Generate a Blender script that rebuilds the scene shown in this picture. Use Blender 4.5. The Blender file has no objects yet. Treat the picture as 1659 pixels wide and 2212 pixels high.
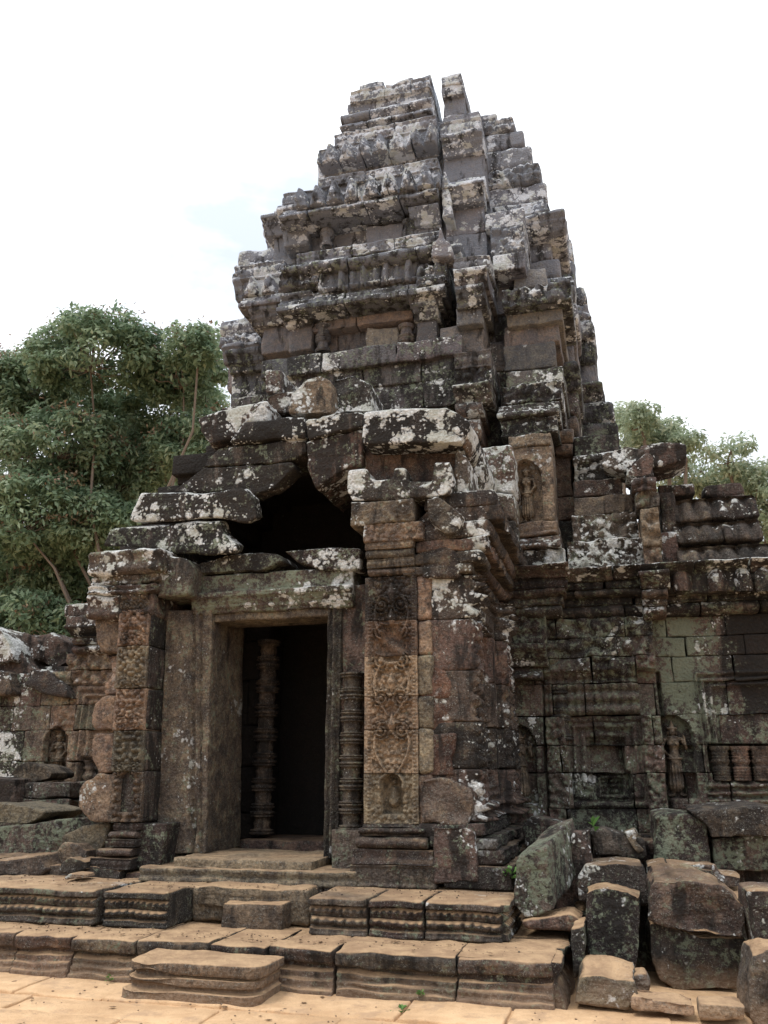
import bpy, bmesh, math, random
import numpy as np
from mathutils import Vector, Matrix
random.seed(7)
RG = np.random.default_rng(7)
sc = bpy.context.scene
COL = sc.collection
# ------------------------------------------------------------------ camera
FP = 1841.0; PITCH = math.radians(16.9); YAW = math.radians(15.0); EYE = 1.6
cd = bpy.data.cameras.new('camera'); cam = bpy.data.objects.new('camera', cd); COL.objects.link(cam)
cam.location = (0, 0, EYE); cam.rotation_euler = (math.pi/2 + PITCH, 0, 0)
cd.sensor_fit = 'VERTICAL'; cd.sensor_height = 24.0; cd.lens = 24.0*FP/2212.0
cd.clip_start = 0.05; cd.clip_end = 900
sc.camera = cam
# ------------------------------------------------------------------ sky, sun, exposure
SUN_EL, SUN_AZ = math.radians(66), math.radians(232)      # azimuth clockwise from +Y
wd = bpy.data.worlds.new('World'); sc.world = wd; wd.use_nodes = True
nt = wd.node_tree; nt.nodes.clear()
N = nt.nodes.new; L = nt.links.new
out = N('ShaderNodeOutputWorld'); bg = N('ShaderNodeBackground'); bg.inputs[1].default_value = 1.0
sky = N('ShaderNodeTexSky'); sky.sky_type = 'NISHITA'; sky.sun_disc = False
sky.sun_elevation = SUN_EL; sky.sun_rotation = SUN_AZ
sm = N('ShaderNodeVectorMath'); sm.operation = 'SCALE'; sm.inputs['Scale'].default_value = 0.1
L(sky.outputs[0], sm.inputs[0])
tc = N('ShaderNodeTexCoord'); mp = N('ShaderNodeMapping'); mp.inputs['Scale'].default_value = (1, 1, 2.4)
L(tc.outputs['Generated'], mp.inputs[0])
nz = N('ShaderNodeTexNoise'); nz.inputs['Scale'].default_value = 2.6; nz.inputs['Detail'].default_value = 6; nz.inputs['Roughness'].default_value = .55
L(mp.outputs[0], nz.inputs['Vector'])
cr = N('ShaderNodeValToRGB'); cr.color_ramp.elements[0].position = .36; cr.color_ramp.elements[0].color = (.46, .46, .46, 1)
cr.color_ramp.elements[1].position = .56; cr.color_ramp.elements[1].color = (1, 1, 1, 1)
L(nz.outputs[0], cr.inputs[0])
mx = N('ShaderNodeMix'); mx.data_type = 'RGBA'; mx.inputs[7].default_value = (.93, .96, 1.0, 1)
L(cr.outputs[0], mx.inputs[0]); L(sm.outputs[0], mx.inputs[6]); L(mx.outputs[2], bg.inputs[0])
sz = N('ShaderNodeSeparateXYZ'); L(tc.outputs['Generated'], sz.inputs[0])      # overcast sky: brightest overhead
mr = N('ShaderNodeMapRange'); mr.inputs[1].default_value = 0; mr.inputs[2].default_value = 1; mr.inputs[3].default_value = .78; mr.inputs[4].default_value = 1.7; L(sz.outputs[2], mr.inputs[0]); L(mr.outputs[0], bg.inputs[1]); L(bg.outputs[0], out.inputs[0])
sd = bpy.data.lights.new('sun', 'SUN'); sd.energy = 1.25; sd.angle = math.radians(14); sd.color = (1, .955, .89)
so = bpy.data.objects.new('sun', sd); COL.objects.link(so)
dv = Vector((math.sin(SUN_AZ)*math.cos(SUN_EL), math.cos(SUN_AZ)*math.cos(SUN_EL), math.sin(SUN_EL)))
so.rotation_euler = (-dv).to_track_quat('-Z', 'Y').to_euler(); so.location = dv*40
vs = sc.view_settings; vs.view_transform = 'Standard'; vs.look = 'None'; vs.exposure = 0.48; vs.gamma = 1

# ------------------------------------------------------------------ building frame (u along the front, w into the depth, z up)
def _ray(x, y):
    r = (x-829.5)/FP; v = (1106-y)/FP
    return np.array([r, math.cos(PITCH)-v*math.sin(PITCH), math.sin(PITCH)+v*math.cos(PITCH)])
_d = _ray(905, 1780); ORG = np.array([_d[0]*8.3/_d[1], 8.3, 0.0])
RM = np.array([[math.cos(YAW), -math.sin(YAW), 0], [math.sin(YAW), math.cos(YAW), 0], [0, 0, 1.0]])
CL = RM @ (np.array([0, 0, EYE])-ORG)
def F(x, y, w):
    d = RM @ _ray(x, y); t = (w-CL[1])/d[1]; q = CL+t*d; return q[0], q[2]
def S(x, y, u):
    d = RM @ _ray(x, y); t = (u-CL[0])/d[0]; q = CL+t*d; return q[1], q[2]
def G(x, y, z):
    d = RM @ _ray(x, y); t = (z-CL[2])/d[2]; q = CL+t*d; return q[0], q[1]
def toworld(p): return Vector(tuple(RM.T @ np.array(p, float) + ORG))

# ------------------------------------------------------------------ noise
def _hash(ix, iy, iz, s):
    h = (ix.astype(np.int64)*374761393 + iy.astype(np.int64)*668265263 + iz.astype(np.int64)*2147483647 + s*974711) & 0xffffffff
    h = ((h ^ (h >> 13))*1274126177) & 0xffffffff
    h = ((h ^ (h >> 16))*668265263) & 0xffffffff
    return ((h ^ (h >> 15)) & 0xffffff)/float(0xffffff)*2-1
def vnoise(P, s=0):
    I = np.floor(P).astype(np.int64); f = P-I; f = f*f*(3-2*f)
    x, y, z = I[:, 0], I[:, 1], I[:, 2]; fx, fy, fz = f[:, 0], f[:, 1], f[:, 2]
    r = 0
    for dx in (0, 1):
        wx = fx if dx else 1-fx
        for dy in (0, 1):
            wy = fy if dy else 1-fy
            for dz in (0, 1):
                wz = fz if dz else 1-fz
                r = r + wx*wy*wz*_hash(x+dx, y+dy, z+dz, s)
    return r
def fbm(P, s=0, o=3):
    r = 0; a = 1.0; t = 0
    for k in range(o):
        r = r + a*vnoise(P*(2.03**k)+17.3*k, s+k); t += a; a *= .5
    return r/t

# ------------------------------------------------------------------ mesh builder
_cache = {}
def boxgrid(nx, ny, nz_):
    k = (nx, ny, nz_)
    if k in _cache: return _cache[k]
    idx = {}; V = []; Fc = []
    def vid(i, j, l):
        q = (i, j, l)
        if q not in idx: idx[q] = len(V); V.append(q)
        return idx[q]
    for i in range(nx):
        for l in range(nz_):
            Fc.append((vid(i, 0, l), vid(i+1, 0, l), vid(i+1, 0, l+1), vid(i, 0, l+1)))
            Fc.append((vid(i, ny, l), vid(i, ny, l+1), vid(i+1, ny, l+1), vid(i+1, ny, l)))
    for j in range(ny):
        for l in range(nz_):
            Fc.append((vid(0, j, l), vid(0, j, l+1), vid(0, j+1, l+1), vid(0, j+1, l)))
            Fc.append((vid(nx, j, l), vid(nx, j+1, l), vid(nx, j+1, l+1), vid(nx, j, l+1)))
    for i in range(nx):
        for j in range(ny):
            Fc.append((vid(i, j, 0), vid(i, j+1, 0), vid(i+1, j+1, 0), vid(i+1, j, 0)))
            Fc.append((vid(i, j, nz_), vid(i+1, j, nz_), vid(i+1, j+1, nz_), vid(i, j+1, nz_)))
    _cache[k] = (np.array(V, int), np.array(Fc, int))
    return _cache[k]
def cuts(Ln, res, r, mxn=400):
    r = min(r, Ln*.3); m = max(1, min(mxn, int(math.ceil((Ln-2*r)/res))))
    return np.concatenate(([0], np.linspace(r, Ln-r, m+1), [Ln])), r

class MB:
    def __init__(s): s.V = []; s.F = []; s.T = []; s.R = []; s.n = 0
    def add(s, V, Fc, tone, rnd=None):
        V = np.asarray(V, float); n = len(V)
        t = np.asarray(tone, float)
        if t.ndim == 1: t = np.tile(t, (n, 1))
        s.V.append(V); s.F.append(np.asarray(Fc, int)+s.n); s.T.append(t)
        s.R.append(np.full(n, RG.random() if rnd is None else rnd)); s.n += n
    def stone(s, u0, u1, w0, w1, z0, z1, tone=(.3, .3, .3, .2), res=.08, resz=None, r=.018, amp=.012, f=None, resw=None, sh=0, tilt=0, top=None, erode=0, rot=0):
        if u1-u0 < .02 or z1-z0 < .015: return
        cx, rx = cuts(u1-u0, res, r); cz, rz = cuts(z1-z0, resz or res, r); cy, ry = cuts(w1-w0, resw or max(res, (w1-w0)/3), r)
        I, Fc = boxgrid(len(cx)-1, len(cy)-1, len(cz)-1)
        P = np.stack([cx[I[:, 0]], cy[I[:, 1]], cz[I[:, 2]]], 1)
        dim = np.array([u1-u0, w1-w0, z1-z0]); rr = min(rx, ry, rz)
        q = np.clip(P, rr, dim-rr); d = P-q; l = np.linalg.norm(d, axis=1, keepdims=True); l[l < 1e-9] = 1
        P = q+d/l*np.minimum(l, rr)
        P = P+np.array([u0, w0, z0])
        front = I[:, 1] == 0
        if f is not None:
            h = f(P[:, 0], P[:, 2]); P[:, 1] -= np.where(front, h, 0)
        sd_ = int(RG.integers(1, 9999))
        nv = np.stack([fbm(P*5+sd_, 3, 2), fbm(P*5+sd_+50, 9, 3), fbm(P*5+sd_+90, 5, 2)], 1)
        P = P+nv*amp
        if erode:
            e = np.clip(fbm(P*3.1+sd_, 21, 3)*1.6-.15, 0, 1)
            c = (np.array([u0, w0, z0])+dim/2)
            P = P+(c-P)*(e*erode)[:, None]
        if tilt: P[:, 2] += (P[:, 0]-(u0+u1)/2)*tilt
        if sh: P[:, 0] += (P[:, 2]-sh[1])*sh[0]
        if rot:
            cu, cw = (u0+u1)/2, (w0+w1)/2; a, b = P[:, 0]-cu, P[:, 1]-cw
            P[:, 0] = cu+a*math.cos(rot)-b*math.sin(rot); P[:, 1] = cw+a*math.sin(rot)+b*math.cos(rot)
        t = tone(P[:, 0], P[:, 2]) if callable(tone) else tone
        s.add(P, Fc, t)
    def course(s, u0, u1, w, dep, z0, z1, tone, bl=.55, jw=.02, gap=.007, **k):
        u = u0; first = True
        while u < u1-1e-6:
            ln = bl*random.uniform(.6, 1.45)
            if u1-(u+ln) < bl*.45: ln = u1-u
            j = random.uniform(-jw, jw)
            s.stone(u+gap*(not first), min(u+ln, u1)-gap*random.uniform(.3, 1), w+j, w+dep, z0+gap*.6, z1-gap*random.uniform(.2, 1), tone=tone, **k)
            u += ln; first = False
    def wall(s, u0, u1, w, dep, z0, z1, tone, ch=.34, **k):
        n = max(1, round((z1-z0)/ch)); zs = np.linspace(z0, z1, n+1); zs[1:-1] += RG.uniform(-.04, .04, n-1)
        for a, b in zip(zs[:-1], zs[1:]): s.course(u0, u1, w, dep, a, b, tone, **k)
    def lathe(s, cu, cw, prof, tone, seg=14, amp=.004):
        pz = np.array([p[0] for p in prof]); pr = np.array([p[1] for p in prof]); n = len(prof)
        a = np.linspace(0, 2*math.pi, seg, endpoint=False)
        P = np.stack([cu+pr[:, None]*np.cos(a), cw+pr[:, None]*np.sin(a), np.tile(pz[:, None], (1, seg))], 2).reshape(-1, 3)
        P = P+np.stack([fbm(P*9, 4, 2), fbm(P*9+40, 6, 2), 0*P[:, 0]], 1)*amp
        Fc = []
        for i in range(n-1):
            for j in range(seg):
                Fc.append((i*seg+j, i*seg+(j+1) % seg, (i+1)*seg+(j+1) % seg, (i+1)*seg+j))
        s.add(P, Fc, tone)
    def build(s, name, parent=None, org=None, mat=None):
        V = np.concatenate(s.V); T = np.concatenate(s.T); R = np.concatenate(s.R)
        if org is None: org = OO[parent.name] if parent is not None else (0, 0, 0)
        faces = [tuple(q) for blk in s.F for q in blk.tolist()]
        me = bpy.data.meshes.new(name); me.from_pydata((V-np.array(org)).tolist(), [], faces); me.update()
        ca = me.attributes.new('tone', 'FLOAT_COLOR', 'POINT'); ca.data.foreach_set('color', T.astype(np.float32).ravel())
        ra = me.attributes.new('rnd', 'FLOAT', 'POINT'); ra.data.foreach_set('value', R.astype(np.float32))
        me.polygons.foreach_set('use_smooth', [True]*len(me.polygons))
        me.materials.append(mat or STONE)
        return place(name, me, parent, org)
OO = {}
def place(name, me, parent, org):
    o = bpy.data.objects.new(name, me); COL.objects.link(o)
    if parent is not None:
        o.parent = parent
        OO[o.name] = org
    else:
        o.location = toworld(org); o.rotation_euler = (0, 0, -YAW)
    return o
def thing(name, label, cat, org, group=None):
    o = bpy.data.objects.new(name, None); COL.objects.link(o); o.empty_display_size = .2
    o.location = toworld(org); o.rotation_euler = (0, 0, -YAW); OO[o.name] = [float(c) for c in org]
    tag(o, label, cat, group); return o
def tag(o, label, cat, group=None):
    o['label'] = label; o['category'] = cat
    if group: o['group'] = group
    return o
def rock(name, parts, vox=.025, amp=.02, fr=3.0, tone=(.3, .2, .2, .2), parent=None, org=None, f=None, smooth=1, chip=.0, mat=None, label=None):
    """parts: list of (verts, faces) closed shapes; union by voxel remesh, then eroded"""
    bm = bmesh.new()
    for V, Fc in parts:
        vs_ = [bm.verts.new(tuple(v)) for v in V]
        if Fc is None: bmesh.ops.convex_hull(bm, input=vs_)
        else:
            for q in Fc: bm.faces.new([vs_[i] for i in q])
    bmesh.ops.recalc_face_normals(bm, faces=bm.faces)
    me = bpy.data.meshes.new('t'); bm.to_mesh(me); bm.free()
    ob = bpy.data.objects.new('t', me); COL.objects.link(ob)
    m = ob.modifiers.new('r', 'REMESH'); m.mode = 'VOXEL'; m.voxel_size = vox; m.use_smooth_shade = True
    if smooth:
        s2 = ob.modifiers.new('s', 'SMOOTH'); s2.iterations = smooth; s2.factor = .5
    dg = bpy.context.evaluated_depsgraph_get(); dg.update()
    nm = bpy.data.meshes.new_from_object(ob.evaluated_get(dg)); bpy.data.objects.remove(ob); bpy.data.meshes.remove(me)
    n = len(nm.vertices); V = np.empty(n*3); nm.vertices.foreach_get('co', V); V = V.reshape(-1, 3)
    Nn = np.empty(n*3); nm.vertices.foreach_get('normal', Nn); Nn = Nn.reshape(-1, 3)
    sd_ = int(RG.integers(1, 9999))
    d = fbm(V*fr+sd_, 1, 4)*amp + fbm(V*np.array([2, 2, 14.])+sd_, 7, 2)*amp*.35
    if chip: d -= np.clip(fbm(V*2.2+sd_*.7, 31, 3)-.12, 0, 1)*chip
    V = V+Nn*d[:, None]
    if f is not None: V = f(V)
    Fn = [tuple(p.vertices) for p in nm.polygons]; bpy.data.meshes.remove(nm)
    if org is None: org = OO[parent.name] if parent is not None else (float(V[:, 0].mean()), float(V[:, 1].mean()), float(V[:, 2].min()))
    mb = bpy.data.meshes.new(name); mb.from_pydata((V-np.array(org)).tolist(), [], Fn); mb.update()
    t = tone(V[:, 0], V[:, 2]) if callable(tone) else np.tile(np.array(tone, float), (n, 1))
    ca = mb.attributes.new('tone', 'FLOAT_COLOR', 'POINT'); ca.data.foreach_set('color', np.asarray(t, np.float32).ravel())
    ra = mb.attributes.new('rnd', 'FLOAT', 'POINT'); ra.data.foreach_set('value', np.full(n, RG.random(), np.float32))
    mb.polygons.foreach_set('use_smooth', [True]*len(mb.polygons)); mb.materials.append(mat or STONE)
    o = place(name, mb, parent, org)
    if label: o['label'] = label
    return o
def prism(px, w, dep, shift=(0, 0), scale=1.0, local=False):
    """outline in photo pixels read on plane w, given a real depth"""
    A = [(q if local else F(q[0], q[1], w)) for q in px]
    cu = sum(p[0] for p in A)/len(A); cz = sum(p[1] for p in A)/len(A); n = len(A)
    V = [(u, w, z) for u, z in A]+[(cu+(u-cu)*scale+shift[0], w+dep, cz+(z-cz)*scale+shift[1]) for u, z in A]
    Fc = [tuple(range(n)), tuple(range(2*n-1, n-1, -1))]+[(i, i+n, (i+1) % n+n, (i+1) % n) for i in range(n)]
    return V, Fc
def boxp(u0, u1, w0, w1, z0, z1):
    V = [(a, b, c) for a in (u0, u1) for b in (w0, w1) for c in (z0, z1)]
    return V, None

# ------------------------------------------------------------------ materials
def newmat(name):
    m = bpy.data.materials.new(name); m.use_nodes = True; t = m.node_tree; t.nodes.clear(); return m, t
class NT:
    def __init__(s, t): s.t = t
    def n(s, ty, **k):
        x = s.t.nodes.new(ty)
        for a, b in k.items(): setattr(x, a, b)
        return x
    def l(s, a, b): s.t.links.new(a, b)
    def math(s, op, a, b=None, c=None, clamp=False):
        x = s.n('ShaderNodeMath', operation=op); x.use_clamp = clamp
        for i, q in enumerate((a, b, c)):
            if q is None: continue
            if isinstance(q, (int, float)): x.inputs[i].default_value = q
            else: s.l(q, x.inputs[i])
        return x.outputs[0]
    def noise(s, vec, sc_, det=3, ro=.6, dis=0):
        x = s.n('ShaderNodeTexNoise'); x.inputs['Scale'].default_value = sc_; x.inputs['Detail'].default_value = det
        x.inputs['Roughness'].default_value = ro; x.inputs['Distortion'].default_value = dis; s.l(vec, x.inputs['Vector']); return x.outputs[0]
    def vor(s, vec, sc_, rand=1, feat='F1'):
        x = s.n('ShaderNodeTexVoronoi'); x.feature = feat; x.inputs['Scale'].default_value = sc_; x.inputs['Randomness'].default_value = rand; s.l(vec, x.inputs['Vector']); return x.outputs[0]
    def ss(s, v, a, b):
        x = s.n('ShaderNodeMapRange', interpolation_type='SMOOTHSTEP'); x.inputs[1].default_value = a; x.inputs[2].default_value = b; s.l(v, x.inputs[0]); return x.outputs[0]
    def mix(s, f, a, b, bt='MIX'):
        x = s.n('ShaderNodeMix', data_type='RGBA', blend_type=bt)
        for i, q in ((0, f), (6, a), (7, b)):
            if isinstance(q, (int, float)): x.inputs[i].default_value = q
            elif isinstance(q, tuple): x.inputs[i].default_value = q+(1,)
            else: s.l(q, x.inputs[i])
        return x.outputs[2]
def stone_material(name, dark, mid, tan):
    m, t = newmat(name); q = NT(t)
    g = q.n('ShaderNodeNewGeometry'); pos = g.outputs['Position']; nrm = g.outputs['Normal']
    at = q.n('ShaderNodeAttribute', attribute_name='tone'); sp = q.n('ShaderNodeSeparateColor'); q.l(at.outputs['Color'], sp.inputs[0])
    TR, TG, TB, TA = sp.outputs[0], sp.outputs[1], sp.outputs[2], at.outputs['Alpha']
    rn = q.n('ShaderNodeAttribute', attribute_name='rnd').outputs['Fac']
    sx = q.n('ShaderNodeSeparateXYZ'); q.l(nrm, sx.inputs[0]); nz_ = sx.outputs[2]
    sy = q.n('ShaderNodeSeparateXYZ'); q.l(pos, sy.inputs[0]); pz = sy.outputs[2]
    mpg = q.n('ShaderNodeMapping'); mpg.inputs['Scale'].default_value = (1, 1, .28); q.l(pos, mpg.inputs[0]); st = mpg.outputs[0]
    n1 = q.noise(pos, 1.3, 4, .6); n2 = q.noise(pos, 5.5, 5, .65); n3 = q.noise(pos, 38, 4, .7); n4 = q.noise(st, 7, 4, .6, .4)
    # brown to warm
    c = q.mix(q.ss(q.math('ADD', n1, q.math('MULTIPLY', rn, .35)), .42, .85), dark, mid)
    c = q.mix(q.math('MULTIPLY', q.ss(q.math('ADD', q.math('MULTIPLY', n2, .5), q.math('MULTIPLY', n4, .5)), .48, .62), .35), c, (.15, .085, .065))
    tf = q.math('MULTIPLY', q.ss(q.math('ADD', TR, q.math('MULTIPLY', q.math('SUBTRACT', n2, .5), 1.3)), .25, .95), .95, clamp=True)
    c = q.mix(tf, c, tan)
    # value change block by block and grain
    c = q.mix(1.0, c, q.mix(rn, (.66, .66, .68), (1.34, 1.30, 1.26)), 'MULTIPLY')
    c = q.mix(1.0, c, q.mix(q.math('FRACT', q.math('MULTIPLY', rn, 7.3)), (1.09, .96, .92), (.93, 1.03, .97)), 'MULTIPLY')
    c = q.mix(1.0, c, q.mix(q.ss(n3, .3, .72), (.62, .62, .62), (1.35, 1.35, 1.35)), 'MULTIPLY')
    n5 = q.noise(pos, 95, 3, .6); n6 = q.noise(pos, 13, 5, .7)
    c = q.mix(q.math('MULTIPLY', q.ss(n6, .48, .60), .55), c, (.030, .026, .024))
    c = q.mix(q.math('MULTIPLY', q.ss(q.math('ADD', n5, q.math('MULTIPLY', n6, .3)), .74, .80), .55), c, (.25, .25, .22))
    c = q.mix(q.math('MULTIPLY', q.ss(pz, 5.5, 10.5), .68), c, (.205, .225, .268))  # blue-grey rising with height: hazy veil over the tower top, painted in
    # dark growth, in streaks; also carries the painted shade of vault and chamber
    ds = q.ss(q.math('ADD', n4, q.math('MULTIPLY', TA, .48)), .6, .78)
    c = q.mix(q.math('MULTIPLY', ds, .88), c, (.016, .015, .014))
    # grey-green lichen
    gl = q.ss(q.math('ADD', q.math('ADD', q.math('MULTIPLY', n2, .42), q.math('MULTIPLY', q.noise(pos, 21, 5, .75), .58)), q.math('MULTIPLY', TB, .205)), .60, .68)
    gc = q.mix(q.noise(pos, 3.1, 2), (.085, .105, .072), (.21, .23, .17))
    c = q.mix(q.math('MULTIPLY', gl, .85), c, gc)
    # white lichen: round blobs in clusters
    dst = q.n('ShaderNodeVectorMath', operation='ADD')
    nd = q.n('ShaderNodeTexNoise'); nd.inputs['Scale'].default_value = 14; q.l(pos, nd.inputs['Vector'])
    sc3 = q.n('ShaderNodeVectorMath', operation='SCALE'); sc3.inputs['Scale'].default_value = .07; q.l(nd.outputs['Color'], sc3.inputs[0]); q.l(pos, dst.inputs[0]); q.l(sc3.outputs[0], dst.inputs[1])
    v1 = q.vor(dst.outputs[0], 7.0); v2 = q.vor(dst.outputs[0], 21)
    cl = q.math('ADD', q.math('MULTIPLY', q.math('SUBTRACT', q.noise(pos, 1.9, 5, .68), .5), 1.5), .5)
    up = q.math('MULTIPLY', q.math('MULTIPLY', q.math('MAXIMUM', nz_, 0.0), q.ss(pz, 1.6, 4.5)), .16)
    k = q.math('ADD', q.math('ADD', cl, up), q.math('MULTIPLY', q.math('MULTIPLY', TG, q.math('ADD', q.math('MULTIPLY', q.ss(pz, .8, 4.2), .45), .55)), .31))
    a1 = q.math('SUBTRACT', q.math('MULTIPLY', q.math('SUBTRACT', k, .60), 2.4), v1)
    a2 = q.math('SUBTRACT', q.math('MULTIPLY', q.math('SUBTRACT', k, .60), 2.2), v2)
    wl = q.math('MULTIPLY', q.ss(q.math('MAXIMUM', a1, a2), -.14, .08), q.ss(TG, .02, .12))
    wc = q.mix(q.ss(n3, .3, .7), (.30, .31, .305), (.68, .69, .68))
    wc = q.mix(q.math('MULTIPLY', q.ss(pz, 6.0, 11.0), .8), wc, q.mix(n3, (.40, .425, .48), (.60, .63, .69)))  # lichen whites cooled towards the top, the same haze painted into colour
    wc = q.mix(q.math('MULTIPLY', q.ss(q.noise(pos, 4.1, 3), .45, .62), .55), wc, (.30, .31, .25))
    c = q.mix(q.math('MULTIPLY', wl, .93), c, wc)
    # sand blown and trodden onto low ledges
    dz = q.math('MULTIPLY', q.ss(nz_, .45, .9), q.ss(q.math('ADD', pz, q.math('MULTIPLY', q.math('SUBTRACT', n1, .5), .9)), 1.02, .45))
    c = q.mix(q.math('MULTIPLY', dz, .9), c, q.mix(q.ss(n2, .35, .65), (.34, .22, .13), (.50, .335, .195)))
    low = q.math('MULTIPLY', q.ss(q.math('ADD', pz, q.math('MULTIPLY', q.math('SUBTRACT', n2, .5), .5)), .22, .0), .38)
    c = q.mix(low, c, (.33, .22, .14))
    b = q.n('ShaderNodeBsdfPrincipled'); q.l(c, b.inputs['Base Color']); b.inputs['Roughness'].default_value = .92; b.inputs['Specular IOR Level'].default_value = .18
    bp = q.n('ShaderNodeBump'); bp.inputs['Strength'].default_value = .9; bp.inputs['Distance'].default_value = .03
    pit = q.vor(pos, 30)
    mh = q.n('ShaderNodeMapping'); mh.inputs['Scale'].default_value = (.5, .5, 3.0); q.l(pos, mh.inputs[0]); strat = q.noise(mh.outputs[0], 7, 4, .65)
    hh = q.math('ADD', q.math('ADD', q.math('ADD', q.math('MULTIPLY', n3, .55), q.math('MULTIPLY', strat, .5)), q.math('ADD', q.math('MULTIPLY', n6, .6), q.math('MULTIPLY', n2, 1.0))), q.math('ADD', q.math('MULTIPLY', pit, .35), q.math('MULTIPLY', wl, .22)))
    q.l(hh, bp.inputs['Height']); q.l(bp.outputs[0], b.inputs['Normal'])
    o = q.n('ShaderNodeOutputMaterial'); q.l(b.outputs[0], o.inputs[0]); return m
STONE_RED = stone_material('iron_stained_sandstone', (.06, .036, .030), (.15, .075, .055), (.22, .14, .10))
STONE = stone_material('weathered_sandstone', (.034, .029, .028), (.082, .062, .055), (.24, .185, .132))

def sand_material():
    m, t = newmat('trodden_sand'); q = NT(t)
    pos = q.n('ShaderNodeNewGeometry').outputs['Position']
    n1 = q.noise(pos, .9, 4); n2 = q.noise(pos, 7, 5, .65); n3 = q.noise(pos, 90, 3)
    c = q.mix(q.ss(q.math('ADD', q.math('MULTIPLY', n1, .6), q.math('MULTIPLY', n2, .4)), .38, .64), (.50, .32, .18), (.68, .46, .27))
    c = q.mix(1.0, c, q.mix(n3, (.8, .8, .8), (1.15, 1.15, 1.15)), 'MULTIPLY')
    c = q.mix(q.math('MULTIPLY', q.ss(q.noise(pos, 3.2, 5, .7), .50, .66), .6), c, (.36, .24, .155))
    c = q.mix(q.math('MULTIPLY', q.ss(q.noise(pos, 28, 4, .7), .60, .70), .5), c, (.26, .18, .12))
    b = q.n('ShaderNodeBsdfPrincipled'); q.l(c, b.inputs[0]); b.inputs['Roughness'].default_value = .95; b.inputs['Specular IOR Level'].default_value = .1
    bp = q.n('ShaderNodeBump'); bp.inputs['Strength'].default_value = .8; bp.inputs['Distance'].default_value = .03
    q.l(q.math('ADD', q.math('MULTIPLY', n3, .3), n2), bp.inputs['Height']); q.l(bp.outputs[0], b.inputs['Normal'])
    o = q.n('ShaderNodeOutputMaterial'); q.l(b.outputs[0], o.inputs[0]); return m
SAND = sand_material()
def leaf_material(name, a, b_, c_, tr):
    m, t = newmat(name); q = NT(t)
    rn = q.n('ShaderNodeAttribute', attribute_name='rnd').outputs['Fac']
    x = q.n('ShaderNodeValToRGB'); x.color_ramp.interpolation = 'LINEAR'
    x.color_ramp.elements[0].color = a+(1,); x.color_ramp.elements[1].color = c_+(1,)
    e = x.color_ramp.elements.new(.5); e.color = b_+(1,)
    x.color_ramp.elements[2].position = .9
    q.l(rn, x.inputs[0])
    b = q.n('ShaderNodeBsdfPrincipled'); q.l(x.outputs[0], b.inputs[0]); b.inputs['Roughness'].default_value = .5; b.inputs['Specular IOR Level'].default_value = .35
    tl = q.n('ShaderNodeBsdfTranslucent'); q.l(x.outputs[0], tl.inputs[0])
    ms = q.n('ShaderNodeMixShader'); ms.inputs[0].default_value = tr; q.l(b.outputs[0], ms.inputs[1]); q.l(tl.outputs[0], ms.inputs[2])
    o = q.n('ShaderNodeOutputMaterial'); q.l(ms.outputs[0], o.inputs[0]); return m
def plain_material(name, col, col2, sc_=8):
    m, t = newmat(name); q = NT(t); pos = q.n('ShaderNodeNewGeometry').outputs['Position']
    b = q.n('ShaderNodeBsdfPrincipled'); q.l(q.mix(q.noise(pos, sc_, 4), col, col2), b.inputs[0]); b.inputs['Roughness'].default_value = .9
    o = q.n('ShaderNodeOutputMaterial'); q.l(b.outputs[0], o.inputs[0]); return m
BARK = plain_material('bark', (.10, .075, .055), (.22, .17, .13))
LEAF = leaf_material('tree_leaf', (.11, .17, .10), (.19, .27, .16), (.36, .43, .28), .45)
BLOOM = leaf_material('flower_tuft', (.20, .12, .08), (.25, .17, .11), (.28, .22, .14), .3)
LEAF2 = leaf_material('far_tree_leaf', (.20, .26, .17), (.34, .40, .27), (.52, .56, .42), .55)
WEED = leaf_material('weed_leaf', (.06, .14, .03), (.09, .2, .05), (.14, .26, .07), .3)
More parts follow.
